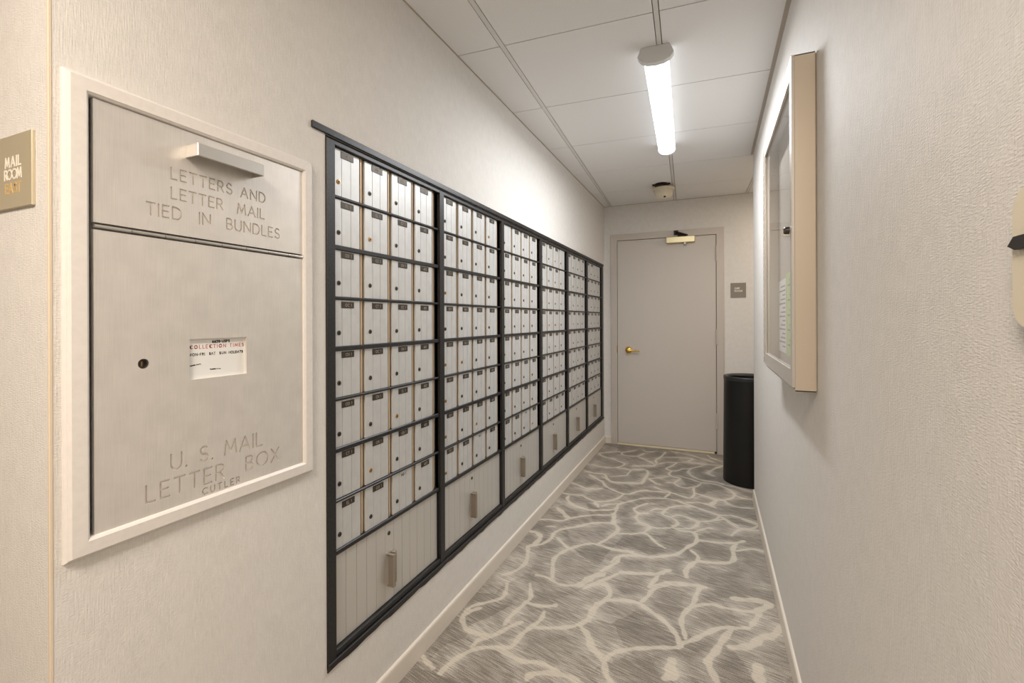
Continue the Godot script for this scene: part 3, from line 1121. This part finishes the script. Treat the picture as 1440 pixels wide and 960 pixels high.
func mailbox_unit(k: int):
	if door_mesh == null:
		mailbox_parts()
	var which: String = ["nearest the steel letter box", "second from the steel letter box", "third from the steel letter box", "fourth from the steel letter box", "fifth from the letter box", "in the corner by the end door"][k]
	var c := S0 + PITCH * (k + 0.5)
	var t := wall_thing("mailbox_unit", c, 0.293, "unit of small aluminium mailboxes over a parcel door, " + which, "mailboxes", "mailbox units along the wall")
	var a := S0 + PITCH * k + 0.017
	var b := S0 + PITCH * (k + 1) - 0.017
	var s := st()
	cbox(s, Vector3(a, 0.293, -0.029), Vector3(b, 1.757, -0.022), 0.0)
	obj("back_panel", s, M.parcel_steel, t)
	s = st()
	cbox(s, Vector3(a + 0.5685, 0.569, -0.0225), Vector3(b, 1.757, -0.0105), 0.0)  # strip in the black of the posts, standing in for shade in the recess margin
	obj("margin_shade_strip", s, M.black_frame, t)
	var heights := []
	for r in range(1, 9):
		var h := 0.0145 if r % 2 == 0 else 0.0085
		heights.append(h)
		s = st()
		var y := TOP - ROW * r
		cbox(s, Vector3(a, y - h * 0.5, -0.0225), Vector3(b, y + h * 0.5, -0.0015), 0.0022)
		obj("rail", s, M.black_frame, t)
	for j in 4:
		s = st()
		var x := a + 0.001 + COL * j + 0.1155
		var lo := 0.569
		cbox(s, Vector3(x, lo, -0.0225), Vector3(x + 0.021, 1.757, -0.0165), 0.0)
		cbox(s, Vector3(x + 0.006, lo, -0.0225), Vector3(x + 0.0105, 1.757, -0.0115), 0.001)
		obj("divider", s, M.divider, t)
	var r2 := RandomNumberGenerator.new()
	r2.seed = 100 + k
	for r in 8:
		for j in 4:
			var x := a + 0.001 + COL * j
			var y := TOP - ROW * (r + 1) + 0.0055
			var d := put("mailbox_door", door_mesh, M.aluminium, t, Vector3(x, y, -0.008) - off)
			var key := r * 4 + j
			var none: bool = [[], [], [0], [3, 7], [], [2, 3]][k].has(key)
			var bare: bool = [[30], [30], [30], [], [], []][k].has(key)
			if not none:
				var pick := 8 + r2.randi() % 4 if j == 3 else r2.randi() % 8
				put("number_tag", plateless if bare else tag_meshes[pick], null, d, Vector3(0.033, 0.1145, 0))
			var brass: bool = [[0, 5, 22, 25], [8, 28, 17], [], [], [], []][k].has(key) or (k > 0 and r2.randf() < 0.1)
			var lk := put("lock", lock_mesh, null, d, Vector3(0.0235, 0.0405 + r2.randf_range(-0.001, 0.001), 0))
			lk.set_surface_override_material(0, M.lock_brass if brass else M.lock_steel)
			lk.set_surface_override_material(1, M.bronze)
			lk.rotation.z = r2.randf_range(-0.25, 0.25)
	var p := put("parcel_door", parcel_mesh, M.parcel_steel, t, Vector3(a + 0.006, 0.2945, -0.010) - off)
	# handle: a deep upright fin with a lip, on a back plate
	var base: Vector3 = off
	off = Vector3(a + 0.006, 0.2945, -0.010)
	s = st()
	var hx := c - 0.040
	cbox(s, Vector3(hx + 0.0105, 0.347, -0.011), Vector3(hx + 0.0130, 0.457, 0.0185), 0.0006)
	cbox(s, Vector3(hx, 0.347, 0.0160), Vector3(hx + 0.0128, 0.457, 0.0185), 0.0006)
	cbox(s, Vector3(hx, 0.4545, -0.011), Vector3(hx + 0.0128, 0.457, 0.0183), 0.0006)
	cbox(s, Vector3(hx, 0.347, -0.011), Vector3(hx + 0.0128, 0.3495, 0.0183), 0.0006)
	obj("handle", s, M.pull_metal, p)
	s = st()
	cbox(s, Vector3(hx + 0.020, 0.349, -0.0105), Vector3(hx + 0.036, 0.457, 0.006), 0.0015)
	obj("handle_plate", s, M.pull_metal, p)
	off = base
	var pl := put("lock", lock_mesh, null, p, Vector3(c - 0.027, 0.522, -0.010) - Vector3(a + 0.006, 0.2945, -0.010))
	pl.set_surface_override_material(0, M.lock_steel)
	pl.set_surface_override_material(1, M.bronze)


# ------------------------------------------------------------------ signs
func mail_room_sign():
	var t := thing("mail_room_sign", Vector3(-1.112, 1.507, -NEAR), "bronze wall plaque lettered with the mail room name", "sign")
	off = Vector3(-1.112, 1.507, -NEAR)
	var s := st()
	cbox(s, Vector3(-1.176, 1.4435, -NEAR - 0.0005), Vector3(-1.0485, 1.571, -NEAR + 0.005), 0.0012)
	obj("plate", s, M.sign_bronze, t)
	for w in [["MAIL", 1.5165, 0.053, M.letter_white], ["ROOM", 1.495, 0.058, M.letter_white], ["EAST", 1.471, 0.053, M.letter_gold]]:
		s = st()
		raise_text(s, lettering(w[0], w[2] / 0.0158), Vector3(-1.112 - w[2] * 0.5, w[1], -NEAR + 0.005), Vector3.RIGHT, Vector3.UP, Vector3.BACK, 0.0158, 0.003, 0.0003)
		obj("lettering", s, w[3], t)


func end_sign():
	var t := thing("room_sign", Vector3(0.2175, 1.5085, -D), "small grey square sign on the end wall beside the door", "sign")
	var s := st()
	cbox(s, Vector3(0.155, 1.442, -D - 0.0005), Vector3(0.28, 1.575, -D + 0.006), 0.001)
	obj("plate", s, M.sign_grey, t)
	s = st()
	raise_text(s, lettering("CART", 0.042 / 0.014), Vector3(0.188, 1.518, -D + 0.006), Vector3.RIGHT, Vector3.UP, Vector3.BACK, 0.014, 0.0028, 0.001)
	raise_text(s, lettering("ROOM", 0.062 / 0.014), Vector3(0.187, 1.4945, -D + 0.006), Vector3.RIGHT, Vector3.UP, Vector3.BACK, 0.014, 0.0028, 0.001)
	obj("lettering", s, M.letter_white, t)


# ------------------------------------------------------------------ end door
func end_door():
	off = Vector3.ZERO
	var s := st()
	var L := -0.936
	var R := 0.0985
	var T := 2.0935
	var w := 0.0625
	prism(s, PackedVector2Array([Vector2(L, 0), Vector2(L + w, 0), Vector2(L + w, T - w), Vector2(R - w, T - w), Vector2(R - w, 0), Vector2(R, 0), Vector2(R, T), Vector2(L, T)]), Vector3(0, 0, -D), Vector3.RIGHT, Vector3.UP, Vector3.BACK, -0.10, 0.018)
	var fr := structure("door_1", s, M.door_frame_paint)
	s = st()
	var a := L + w + 0.003
	var b := R - w - 0.004
	cbox(s, Vector3(a, 0.020, -D - 0.032), Vector3(b, T - w - 0.004, -D + 0.012), 0.0015)
	obj("door_slab", s, M.door_paint, fr)
	s = st()
	cbox(s, Vector3(L + w, 0.0, -D - 0.09), Vector3(R - w, T - w, -D - 0.05), 0.0)
	obj("door_stop", s, M.door_frame_paint, fr)
	s = st()
	cbox(s, Vector3(L + w, 0.0, -D - 0.05), Vector3(R - w - 0.02, 0.0165, -D + 0.02), 0.002)
	obj("threshold", s, M.threshold, fr)
	for y in [1.857, 1.081, 0.303]:
		s = st()
		for k in 3:
			rod(s, Vector3(R - w + 0.001, y - 0.07 + k * 0.0475, -D + 0.0185), Vector3(R - w + 0.001, y - 0.07 + k * 0.0475 + 0.0455, -D + 0.0185), 0.0075, 14)
		cbox(s, Vector3(R - w + 0.003, y - 0.068, -D + 0.016), Vector3(R - w + 0.016, y + 0.07, -D + 0.020), 0.001)
		obj("hinge", s, M.door_frame_paint, fr)
	# brass lever
	s = st()
	var z := -D + 0.012
	lathe(s, PackedVector2Array([Vector2(0, 0.017), Vector2(0.016, 0.017), Vector2(0.024, 0.014), Vector2(0.031, 0.007), Vector2(0.034, 0.0)]), Vector3(-0.764, 0.943, z), Vector3.BACK, 36, true)
	obj("lever_rose", s, M.brass, fr)
	s = st()
	lathe(s, PackedVector2Array([Vector2(0.0, 0.062), Vector2(0.008, 0.061), Vector2(0.0125, 0.056), Vector2(0.0125, 0.042), Vector2(0.0095, 0.036), Vector2(0.0095, 0.014)]), Vector3(-0.764, 0.943, z), Vector3.BACK, 28, true)
	var bar := []
	for i in 9:
		var f := i / 8.0
		bar.append(Vector3(-0.764 + 0.106 * f, 0.943 - 0.006 * f * f, z + 0.050 - 0.004 * sin(f * PI)))
	for i in 8:
		var q: Vector3 = bar[i]
		var q2: Vector3 = bar[i + 1]
		var h0 := lerpf(0.0095, 0.007, i / 8.0)
		var h1 := lerpf(0.0095, 0.007, (i + 1) / 8.0)
		for e in [[Vector3(0, 1, 0), Vector3(0, 0, 1)], [Vector3(0, 0, 1), Vector3(0, -1, 0)], [Vector3(0, -1, 0), Vector3(0, 0, -1)], [Vector3(0, 0, -1), Vector3(0, 1, 0)]]:
			var u: Vector3 = e[0]
			var v: Vector3 = e[1]
			var m := (u + v) * 0.72
			for g in [[u, m], [m, v]]:
				quad(s, q + g[0] * h0, q2 + g[0] * h1, q2 + g[1] * h1, q + g[1] * h0, g[0] + g[1])
	lathe(s, PackedVector2Array([Vector2(0.007, -0.002), Vector2(0.006, 0.003), Vector2(0.003, 0.0055), Vector2(0, 0.006)]), bar[8], Vector3.RIGHT, 16, true)
	obj("lever_handle", s, M.brass, fr)
	s = st()
	cbox(s, Vector3(L + w - 0.004, 0.915, -D + 0.0175), Vector3(L + w + 0.002, 0.985, -D + 0.0195), 0.0005)
	obj("strike_plate", s, M.brass, fr)
	# closer
	s = st()
	cbox(s, Vector3(-0.402, 1.968, z - 0.001), Vector3(-0.148, 2.024, z + 0.052), 0.004)
	obj("closer_body", s, M.ivory_metal, fr)
	s = st()
	lathe(s, PackedVector2Array([Vector2(0.0, -0.024), Vector2(0.008, -0.022), Vector2(0.014, -0.012), Vector2(0.014, 0.001)]), Vector3(-0.236, 1.968, z + 0.028), Vector3.UP, 20)
	obj("closer_pinion", s, M.steel_polished, fr)
	s = st()
	cbox(s, Vector3(-0.335, 2.046, -D + 0.017), Vector3(-0.296, 2.089, -D + 0.030), 0.002)
	rod(s, Vector3(-0.316, 2.071, -D + 0.024), Vector3(-0.316, 2.071, -D + 0.062), 0.007)
	rod(s, Vector3(-0.322, 2.075, -D + 0.056), Vector3(-0.210, 2.032, -D + 0.058), 0.0075)
	rod(s, Vector3(-0.320, 2.058, -D + 0.05), Vector3(-0.24, 2.034, -D + 0.052), 0.006)
	rod(s, Vector3(-0.236, 2.02, -D + 0.042), Vector3(-0.236, 2.047, -D + 0.042), 0.012)
	rod(s, Vector3(-0.30, 2.036, -D + 0.05), Vector3(-0.236, 2.036, -D + 0.048), 0.0075)
	obj("closer_arm", s, M.bronze, fr)


# ------------------------------------------------------------------ bin, cabinet, fixture
func trash_bin():
	var t := thing("trash_bin", Vector3(0.254, 0.0, -4.016), "tall round black waste bin in the corner behind the wall end", "bin")
	off = Vector3.ZERO
	var s := st()
	lathe(s, PackedVector2Array([Vector2(0, 0.0), Vector2(0.178, 0.0), Vector2(0.181, 0.004), Vector2(0.1805, 0.03), Vector2(0.174, 0.785)]), Vector3.ZERO, Vector3.UP, 72)
	obj("body", s, M.bin_black, t)
	s = st()
	# rows of punched dimples round the body
	for row in 46:
		var y := 0.09 + row * 0.0142
		var r := lerpf(0.1805, 0.174, (y - 0.03) / 0.755) + 0.0002
		for k in 88:
			var f := TAU * (k + 0.5 * (row % 2)) / 88.0
			var n := Vector3(cos(f), 0, sin(f))
			if n.z < -0.3:
				continue
			var e := Vector3(-n.z, 0, n.x)
			var p := n * r + Vector3(0, y, 0)
			tri(s, p - e * 0.0028, p + Vector3(0, 0.0028, 0), p + e * 0.0028, n)
			tri(s, p - e * 0.0028, p - Vector3(0, 0.0028, 0), p + e * 0.0028, n)
	var holes := obj("punched_holes", s, M.black_plastic, t)
	holes.set_meta("kind", "stuff")
	s = st()
	lathe(s, PackedVector2Array([Vector2(0.1745, 0.780), Vector2(0.1765, 0.783), Vector2(0.1765, 0.803), Vector2(0.174, 0.809), Vector2(0.169, 0.811), Vector2(0.150, 0.802), Vector2(0.146, 0.797), Vector2(0.146, 0.77)]), Vector3.ZERO, Vector3.UP, 72)
	obj("rim", s, M.bin_rim, t)
	s = st()
	lathe(s, PackedVector2Array([Vector2(0.1455, 0.79), Vector2(0.142, 0.3), Vector2(0, 0.3)]), Vector3.ZERO, Vector3.UP, 48)
	obj("liner", s, M.black_plastic, t)


func notice_cabinet():
	var x1 := XR
	var x0 := XR - 0.056
	var z1 := -1.490
	var z0 := -2.225
	var y0 := 1.047
	var y1 := 1.974
	var base := Vector3(x1, y0, -1.8575)
	var t := thing("notice_cabinet", base, "shallow glazed aluminium notice cabinet hung on the wall opposite the mailboxes", "notice board")
	off = base
	var s := st()
	cbox(s, Vector3(x1 - 0.008, y0 + 0.004, z0 + 0.004), Vector3(x1 - 0.0005, y1 - 0.004, z1 - 0.004), 0.0)
	obj("back_board", s, M.cork, t)
	s = st()
	cbox(s, Vector3(x0 + 0.003, y0, z1 - 0.004), Vector3(x1 - 0.003, y1, z1), 0.0008)
	obj("case_side", s, M.cabinet_side_warm_lit, t)
	s = st()
	cbox(s, Vector3(x0 + 0.003, y0, z0), Vector3(x1 - 0.003, y1, z0 + 0.004), 0.0008)
	obj("case_side", s, M.cabinet_aluminium, t)
	s = st()
	cbox(s, Vector3(x0 + 0.003, y1 - 0.004, z0), Vector3(x1 - 0.003, y1, z1), 0.0008)
	obj("case_top", s, M.cabinet_aluminium, t)
	s = st()
	cbox(s, Vector3(x0 + 0.003, y0, z0), Vector3(x1 - 0.003, y0 + 0.004, z1), 0.0008)
	obj("case_bottom", s, M.cabinet_aluminium, t)
	# glazed door: four mitred bars
	var wz := 0.034
	var wf := 0.022
	var wb := 0.046
	var wt := 0.052
	var o := [Vector2(z1, y0 + 0.012), Vector2(z0, y0 + 0.012), Vector2(z0, y1), Vector2(z1, y1)]
	var n := [Vector2(z1 - wz, y0 + 0.012 + wb), Vector2(z0 + wf, y0 + 0.012 + wb), Vector2(z0 + wf, y1 - wt), Vector2(z1 - wz, y1 - wt)]
	for k in 4:
		s = st()
		var j := (k + 1) % 4
		prism(s, PackedVector2Array([o[k], o[j], n[j], n[k]]), Vector3(x0 - 0.004, 0, 0), Vector3.BACK, Vector3.UP, Vector3.RIGHT, 0.0, 0.0068)
		obj("door_bar", s, M.cabinet_aluminium, t)
	s = st()
	cbox(s, Vector3(x0 + 0.003, y0 + 0.03, z0 + 0.012), Vector3(x0 + 0.005, y1 - 0.03, z1 - 0.012), 0.0)
	var pane := st()
	quad(pane, Vector3(x0 + 0.004, y0 + 0.02, z0 + 0.012), Vector3(x0 + 0.004, y0 + 0.02, z1 - 0.012), Vector3(x0 + 0.004, y1 - 0.02, z1 - 0.012), Vector3(x0 + 0.004, y1 - 0.02, z0 + 0.012), Vector3.LEFT)
	obj("glass_pane", pane, M.glass, t)
	s = st()
	var cnt := 32
	for k in cnt:
		var a := lerpf(y0 + 0.02, y1 - 0.01, float(k) / cnt)
		var b := lerpf(y0 + 0.02, y1 - 0.01, float(k + 1) / cnt) - 0.003
		rod(s, Vector3(x0 - 0.004, a, z0 - 0.003), Vector3(x0 - 0.004, b, z0 - 0.003), 0.0045, 10)
	obj("hinge", s, M.cabinet_aluminium, t)
	s = st()
	lathe(s, PackedVector2Array([Vector2(0, 0.014), Vector2(0.008, 0.014), Vector2(0.0105, 0.011), Vector2(0.011, 0.0)]), Vector3(x0 - 0.004, 1.499, z1 - 0.045), Vector3.LEFT, 24)
	obj("lock", s, M.lock_steel, t)
	# two printed sheets pinned inside
	for w in [[-2.005, -2.215, 1.118, 1.40, "paper_white", "white printed sheet pinned inside the notice cabinet", 0.0], [-1.78, -1.995, 1.112, 1.414, "paper_green", "pale green printed sheet pinned inside the notice cabinet", 0.0]]:
		var at := Vector3(x1 - 0.0085, w[2], (w[0] + w[1]) * 0.5)
		var sheet := thing("notice_sheet", at, w[5], "paper")
		s = st()
		cbox(s, Vector3(at.x - 0.0008, w[2], w[1]), Vector3(at.x + 0.0004, w[3], w[0]), 0.0)
		obj("page", s, M[w[4]], sheet)
		s = st()
		for k in 15:
			var y: float = lerpf(w[3] - 0.03, w[2] + 0.02, k / 14.0)
			var len := 0.12 + 0.05 * sin(k * 2.1)
			cbox(s, Vector3(at.x - 0.0011, y, w[0] - 0.02 - len), Vector3(at.x - 0.0007, y + 0.006, w[0] - 0.02), 0.0)
		obj("print", s, M.ink_grey, sheet)


func wall_fixture():
	var base := Vector3(XR, 1.236, -0.51)
	var t := thing("wall_fixture", base, "rounded cream fixture with a dark slot on the near wall edge", "wall fixture")
	off = base
	var s := st()
	var o := rounded(0.13, 0.130, 0.024)
	prism(s, o, Vector3(XR, 1.236, -0.571), Vector3.BACK, Vector3.UP, Vector3.LEFT, -0.0005, 0.009)
	var inner := rounded(0.124, 0.124, 0.022)
	prism(s, inner, Vector3(XR, 1.239, -0.568), Vector3.BACK, Vector3.UP, Vector3.LEFT, 0.009, 0.012)
	obj("cover", s, M.cream_plastic, t)
	s = st()
	prism(s, PackedVector2Array([Vector2(0.001, 0.0735), Vector2(0.012, 0.069), Vector2(0.09, 0.067), Vector2(0.09, 0.081), Vector2(0.010, 0.081)]), Vector3(XR, 1.239, -0.568), Vector3.BACK, Vector3.UP, Vector3.LEFT, 0.0115, 0.016)
	obj("slot", s, M.bronze, t)


func veins(m: PackedFloat32Array):
	vein(m, 22, [-887, -1368, -888, -1435, -874, -1496, -841, -1561, -797, -1597, -713, -1632, -702, -1710, -682, -1771, -661, -1836, -666, -1888])
	vein(m, 24, [-757, -1605, -698, -1596, -644, -1582, -588, -1601, -534, -1593, -504, -1586])
	vein(m, 26, [-597, -1506, -588, -1540, -517, -1574, -452, -1575, -423, -1564])
	vein(m, 22, [-847, -1584, -842, -1623, -799, -1668, -765, -1736, -728, -1789])
	vein(m, 24, [-799, -1668, -855, -1650, -914, -1659, -958, -1701, -971, -1737, -951, -1779, -928, -1805])
	vein(m, 20, [-977, -1762, -965, -1806, -917, -1856, -875, -1904, -875, -1953, -898, -2022])
	vein(m, 20, [-787, -1742, -786, -1799, -773, -1865, -761, -1922, -756, -1966, -798, -2064])
	vein(m, 22, [-761, -1922, -703, -1917, -644, -1942, -635, -1957])
	vein(m, 22, [-682, -1771, -620, -1793, -549, -1827, -500, -1873, -473, -1942, -475, -2002, -470, -2039])
	vein(m, 24, [-502, -1857, -462, -1821, -435, -1759, -398, -1723])
	vein(m, 22, [-994, -1462, -952, -1439, -926, -1427])
	vein(m, 24, [-483, -1841, -448, -1798, -411, -1743, -367, -1695, -352, -1647, -323, -1607])
	vein(m, 22, [-369, -1702, -347, -1753, -299, -1795, -238, -1829, -176, -1859, -125, -1881, -110, -1914])
	vein(m, 22, [-474, -1905, -483, -1965, -459, -2032, -431, -2115, -449, -2171, -479, -2185])
	vein(m, 24, [-462, -2042, -424, -2082, -362, -2102, -305, -2108, -250, -2069, -198, -2032, -153, -1980, -128, -1934, -119, -1884])
	vein(m, 22, [-294, -2119, -270, -2183, -257, -2239, -204, -2301, -146, -2325, -63, -2354, -73, -2266, -83, -2190, -115, -2109, -123, -2043, -108, -1980, -101, -1945])
	vein(m, 22, [-110, -2128, -71, -2184, -11, -2221, 47, -2217, 117, -2224, 163, -2238, 179, -2234, 158, -2172, 138, -2123])
	vein(m, 24, [-110, -1914, -74, -1947, -32, -2002, 22, -2064, 77, -2087, 127, -2108])
	vein(m, 28, [66, -2073, 32, -1992, 5, -1910, -20, -1850, -10, -1807, 13, -1749])
	vein(m, 40, [-140, -1799, -141, -1752, -130, -1734, -157, -1700])
	vein(m, 34, [62, -1960, 103, -1978, 141, -2011, 171, -2065, 215, -2097, 248, -2159])
	vein(m, 36, [80, -2306, 134, -2317, 205, -2335, 220, -2307, 175, -2254])
	vein(m, 40, [146, -1889, 143, -1842, 144, -1805])
	vein(m, 22, [-949, -2079, -907, -2134, -886, -2232, -926, -2369, -939, -2402, -877, -2451, -850, -2542, -856, -2606, -830, -2669, -758, -2736, -700, -2806, -620, -2859, -553, -2859, -521, -2808, -534, -2725, -559, -2640, -593, -2570])
	vein(m, 20, [-817, -2556, -763, -2498, -722, -2455])
	vein(m, 24, [-715, -2154, -739, -2229, -764, -2324, -747, -2401, -722, -2455, -677, -2519, -626, -2564, -585, -2566, -527, -2552, -459, -2544, -397, -2563])
	vein(m, 20, [-794, -2145, -729, -2142, -676, -2113, -624, -2119, -582, -2142])
	vein(m, 40, [-581, -2137, -559, -2191, -536, -2242, -496, -2282])
	vein(m, 22, [-553, -2121, -521, -2179, -462, -2261, -435, -2308])
	vein(m, 22, [-512, -2300, -487, -2355, -456, -2420, -449, -2491, -391, -2522])
	vein(m, 26, [-420, -2326, -362, -2339])
	vein(m, 30, [-998, -2573, -943, -2570, -908, -2517, -915, -2435, -933, -2404])
	vein(m, 14, [-925, -2675, -877, -2695])
	vein(m, 20, [-566, -2929, -553, -2859])
	vein(m, 18, [-509, -2744, -430, -2777])
	vein(m, 22, [-518, -2169, -474, -2204, -440, -2152])
	vein(m, 20, [-538, -2698, -519, -2748, -524, -2816, -558, -2875, -572, -2927])
	vein(m, 20, [-443, -2763, -380, -2806, -342, -2788, -301, -2724, -264, -2685, -244, -2671])
	vein(m, 18, [-374, -2817, -348, -2890, -358, -2913])
	vein(m, 18, [-439, -2925, -398, -2943, -328, -2907, -287, -2916, -226, -2950, -196, -3027, -221, -3074])
	vein(m, 24, [-226, -2950, -176, -2927, -108, -2929, -86, -2863, -91, -2797, -126, -2736, -177, -2626, -229, -2583, -288, -2545, -312, -2535, -375, -2536, -430, -2556, -508, -2545])
	vein(m, 22, [-481, -2409, -461, -2472, -410, -2514, -336, -2525])
	vein(m, 24, [-79, -2841, -15, -2844, 49, -2855, 112, -2882, 158, -2925])
	vein(m, 28, [118, -2877, 97, -2799, 98, -2687, 68, -2633, -2, -2604, -78, -2585, -111, -2519, -126, -2463, -120, -2411])
	vein(m, 20, [-112, -2697, -74, -2642, -78, -2585])
	vein(m, 18, [114, -2785, 189, -2838, 265, -2834])
	vein(m, 20, [96, -2972, 139, -3068, 186, -3087, 246, -3104])
	vein(m, 20, [-129, -3113, -86, -3102, -91, -3034, -137, -2969, -219, -2944])
	vein(m, 18, [-72, -3108, -16, -3131, 55, -3190, 95, -3149, 140, -3095, 207, -3114, 244, -3165])
	vein(m, 20, [-108, -2929, -69, -2980, -29, -3024, -9, -3023])
	vein(m, 16, [168, -3237, 246, -3184])
	vein(m, 28, [-417, -2334, -359, -2346, -292, -2368, -247, -2387, -221, -2422, -200, -2444])
	vein(m, 24, [-246, -2381, -258, -2324, -272, -2256, -217, -2312, -164, -2341, -98, -2346, -34, -2351])
	vein(m, 20, [-1001, -2747, -945, -2770, -863, -2784, -831, -2832, -768, -2895, -695, -2948, -616, -2980, -584, -3016, -585, -3116, -585, -3180, -532, -3253, -482, -3316, -423, -3367])
	vein(m, 18, [-730, -2752, -700, -2805, -644, -2848, -592, -2863, -541, -2851])
	vein(m, 30, [-580, -2996, -567, -2901, -547, -2855])
	vein(m, 34, [-949, -2963, -895, -2908, -849, -2854, -823, -2843])
	vein(m, 20, [-1002, -3235, -933, -3226, -859, -3239, -811, -3205, -741, -3174, -685, -3197, -634, -3244, -603, -3310, -589, -3370])
	vein(m, 26, [-938, -3197, -933, -3137, -873, -3060, -802, -3025, -739, -3012, -686, -3034, -607, -3075, -585, -3116])
	vein(m, 26, [-743, -3156, -702, -3083])
	vein(m, 20, [-684, -3106, -652, -3152, -598, -3183])
	vein(m, 22, [-778, -3568, -733, -3483, -670, -3430, -605, -3391, -549, -3396, -504, -3471, -442, -3525])
	vein(m, 18, [-804, -3689, -742, -3626, -688, -3595, -610, -3606, -527, -3630, -489, -3688, -486, -3821])
	vein(m, 22, [-411, -3270, -454, -3203, -479, -3137, -437, -3085, -390, -3105])
	vein(m, 18, [-437, -3085, -448, -3007, -407, -2941])
	vein(m, 22, [-986, -3460, -921, -3425, -864, -3388, -800, -3396, -755, -3434])
	vein(m, 20, [-468, -3348, -400, -3377, -308, -3407, -225, -3398, -166, -3356, -98, -3320, -33, -3285, 25, -3249, 70, -3196, 109, -3157, 137, -3122])
	vein(m, 18, [-490, -3505, -428, -3512, -355, -3524, -277, -3537, -208, -3502, -149, -3482, -123, -3565, -133, -3693, -110, -3743, -81, -3837])
	vein(m, 20, [-402, -3611, -341, -3568, -283, -3544, -310, -3432])
	vein(m, 22, [-444, -3750, -398, -3695, -365, -3688])
	vein(m, 16, [-330, -3733, -278, -3755, -232, -3692, -170, -3688, -123, -3748])
	vein(m, 16, [-274, -3757, -247, -3832])
	vein(m, 22, [-227, -3929, -153, -3893, -88, -3845, -13, -3855, 48, -3829, 107, -3764, 139, -3683, 125, -3605, 78, -3542, 22, -3527, -47, -3560, -118, -3595])
	vein(m, 34, [22, -3519, -12, -3420, -45, -3415])
	vein(m, 18, [-168, -3388, -101, -3416, -34, -3411, 15, -3367])
	vein(m, 20, [138, -3656, 187, -3623, 258, -3618])
	vein(m, 22, [72, -3522, 98, -3466, 161, -3436, 257, -3461])
	vein(m, 20, [-374, -3157, -345, -3200, -285, -3218, -266, -3257, -192, -3320, -142, -3317])
	vein(m, 20, [-285, -3210, -299, -3128, -248, -3098, -214, -3063, -200, -3014, -228, -2969])
	vein(m, 18, [-248, -3098, -209, -3151, -161, -3142, -124, -3122, -82, -3105, -31, -3126, 19, -3182, 35, -3239])
	vein(m, 18, [-82, -3105, -100, -3030])
	vein(m, 20, [25, -3249, 87, -3268])
	vein(m, 20, [98, -3280, 153, -3259, 211, -3227, 253, -3204])
	vein(m, 18, [-143, -3964, -76, -3903, 18, -3910, 67, -3858, 139, -3847, 197, -3812, 265, -3782])
	vein(m, 18, [-509, -3638, -488, -3732, -490, -3797])
	vein(m, 20, [-974, -4311, -900, -4391, -833, -4444, -793, -4435])
	vein(m, 20, [-974, -4311, -920, -4238, -839, -4214, -780, -4161, -710, -4104, -702, -4055, -735, -3980, -796, -3935, -882, -3929, -957, -3969])
	vein(m, 20, [-671, -4561, -731, -4486, -779, -4429, -767, -4361, -701, -4341, -631, -4370, -589, -4471])
	vein(m, 20, [-630, -4359, -560, -4296, -492, -4216, -466, -4142, -615, -4060])
	vein(m, 20, [-742, -3957, -673, -3956, -621, -3949, -521, -3990, -496, -3972, -485, -3883, -495, -3790, -500, -3670])
	vein(m, 14, [-621, -3949, -632, -3840, -645, -3789, -752, -3718])
	vein(m, 24, [-968, -3775, -893, -3750, -803, -3751, -759, -3645, -697, -3604, -626, -3617, -504, -3660])
	vein(m, 24, [-916, -3704, -842, -3628, -775, -3571])
	vein(m, 20, [-611, -4586, -567, -4541, -508, -4578])
	vein(m, 20, [-671, -4353, -630, -4370, -588, -4471])
	vein(m, 20, [-627, -4348, -539, -4272, -470, -4182, -468, -4121, -625, -4056])
	vein(m, 22, [-409, -4594, -435, -4416, -466, -4313, -448, -4192, -465, -4143])
	vein(m, 18, [-418, -4423, -319, -4453, -169, -4481, -198, -4359, -86, -4342, 77, -4358])
	vein(m, 18, [-446, -4172, -380, -4262, -298, -4307, -198, -4359])
	vein(m, 20, [-291, -4288, -322, -4182, -360, -4096, -312, -4048, -261, -4089, -232, -4140, -179, -4162, -138, -4218, -85, -4281])
	vein(m, 22, [-312, -4048, -327, -3967, -301, -3906, -238, -3880, -271, -3765])
	vein(m, 24, [-173, -4154, -186, -4073, -156, -3984, -103, -3919, -28, -3899, 68, -3879])
	vein(m, 16, [-462, -3786, -379, -3838, -322, -3897])
	vein(m, 22, [-455, -3772, -418, -3720, -394, -3686])
	vein(m, 18, [-357, -4641, -209, -4592, -89, -4514, -4, -4440])
	vein(m, 18, [-45, -4637, -4, -4550, 69, -4491])
	vein(m, 20, [-611, -3962, -532, -3995, -493, -3954, -482, -3866, -487, -3776, -496, -3644])
	vein(m, 28, [77, -4348, 23, -4265, -40, -4105, 1, -4050])
	pale(110, [-900, -2041, -824, -2057, -771, -2051])
	pale(90, [-963, -2267, -913, -2247])
	pale(100, [-922, -1726, -868, -1728])
	pale(90, [-948, -3373, -849, -3355, -806, -3452])
	pale(80, [-968, -3105, -854, -3035, -762, -3010])
	pale(80, [150, -2300, 191, -2306])
	pale(90, [84, -2273, 178, -2289])
	pale(120, [132, -2559, 201, -2483])
	pale(80, [-2, -2565, 99, -2557])
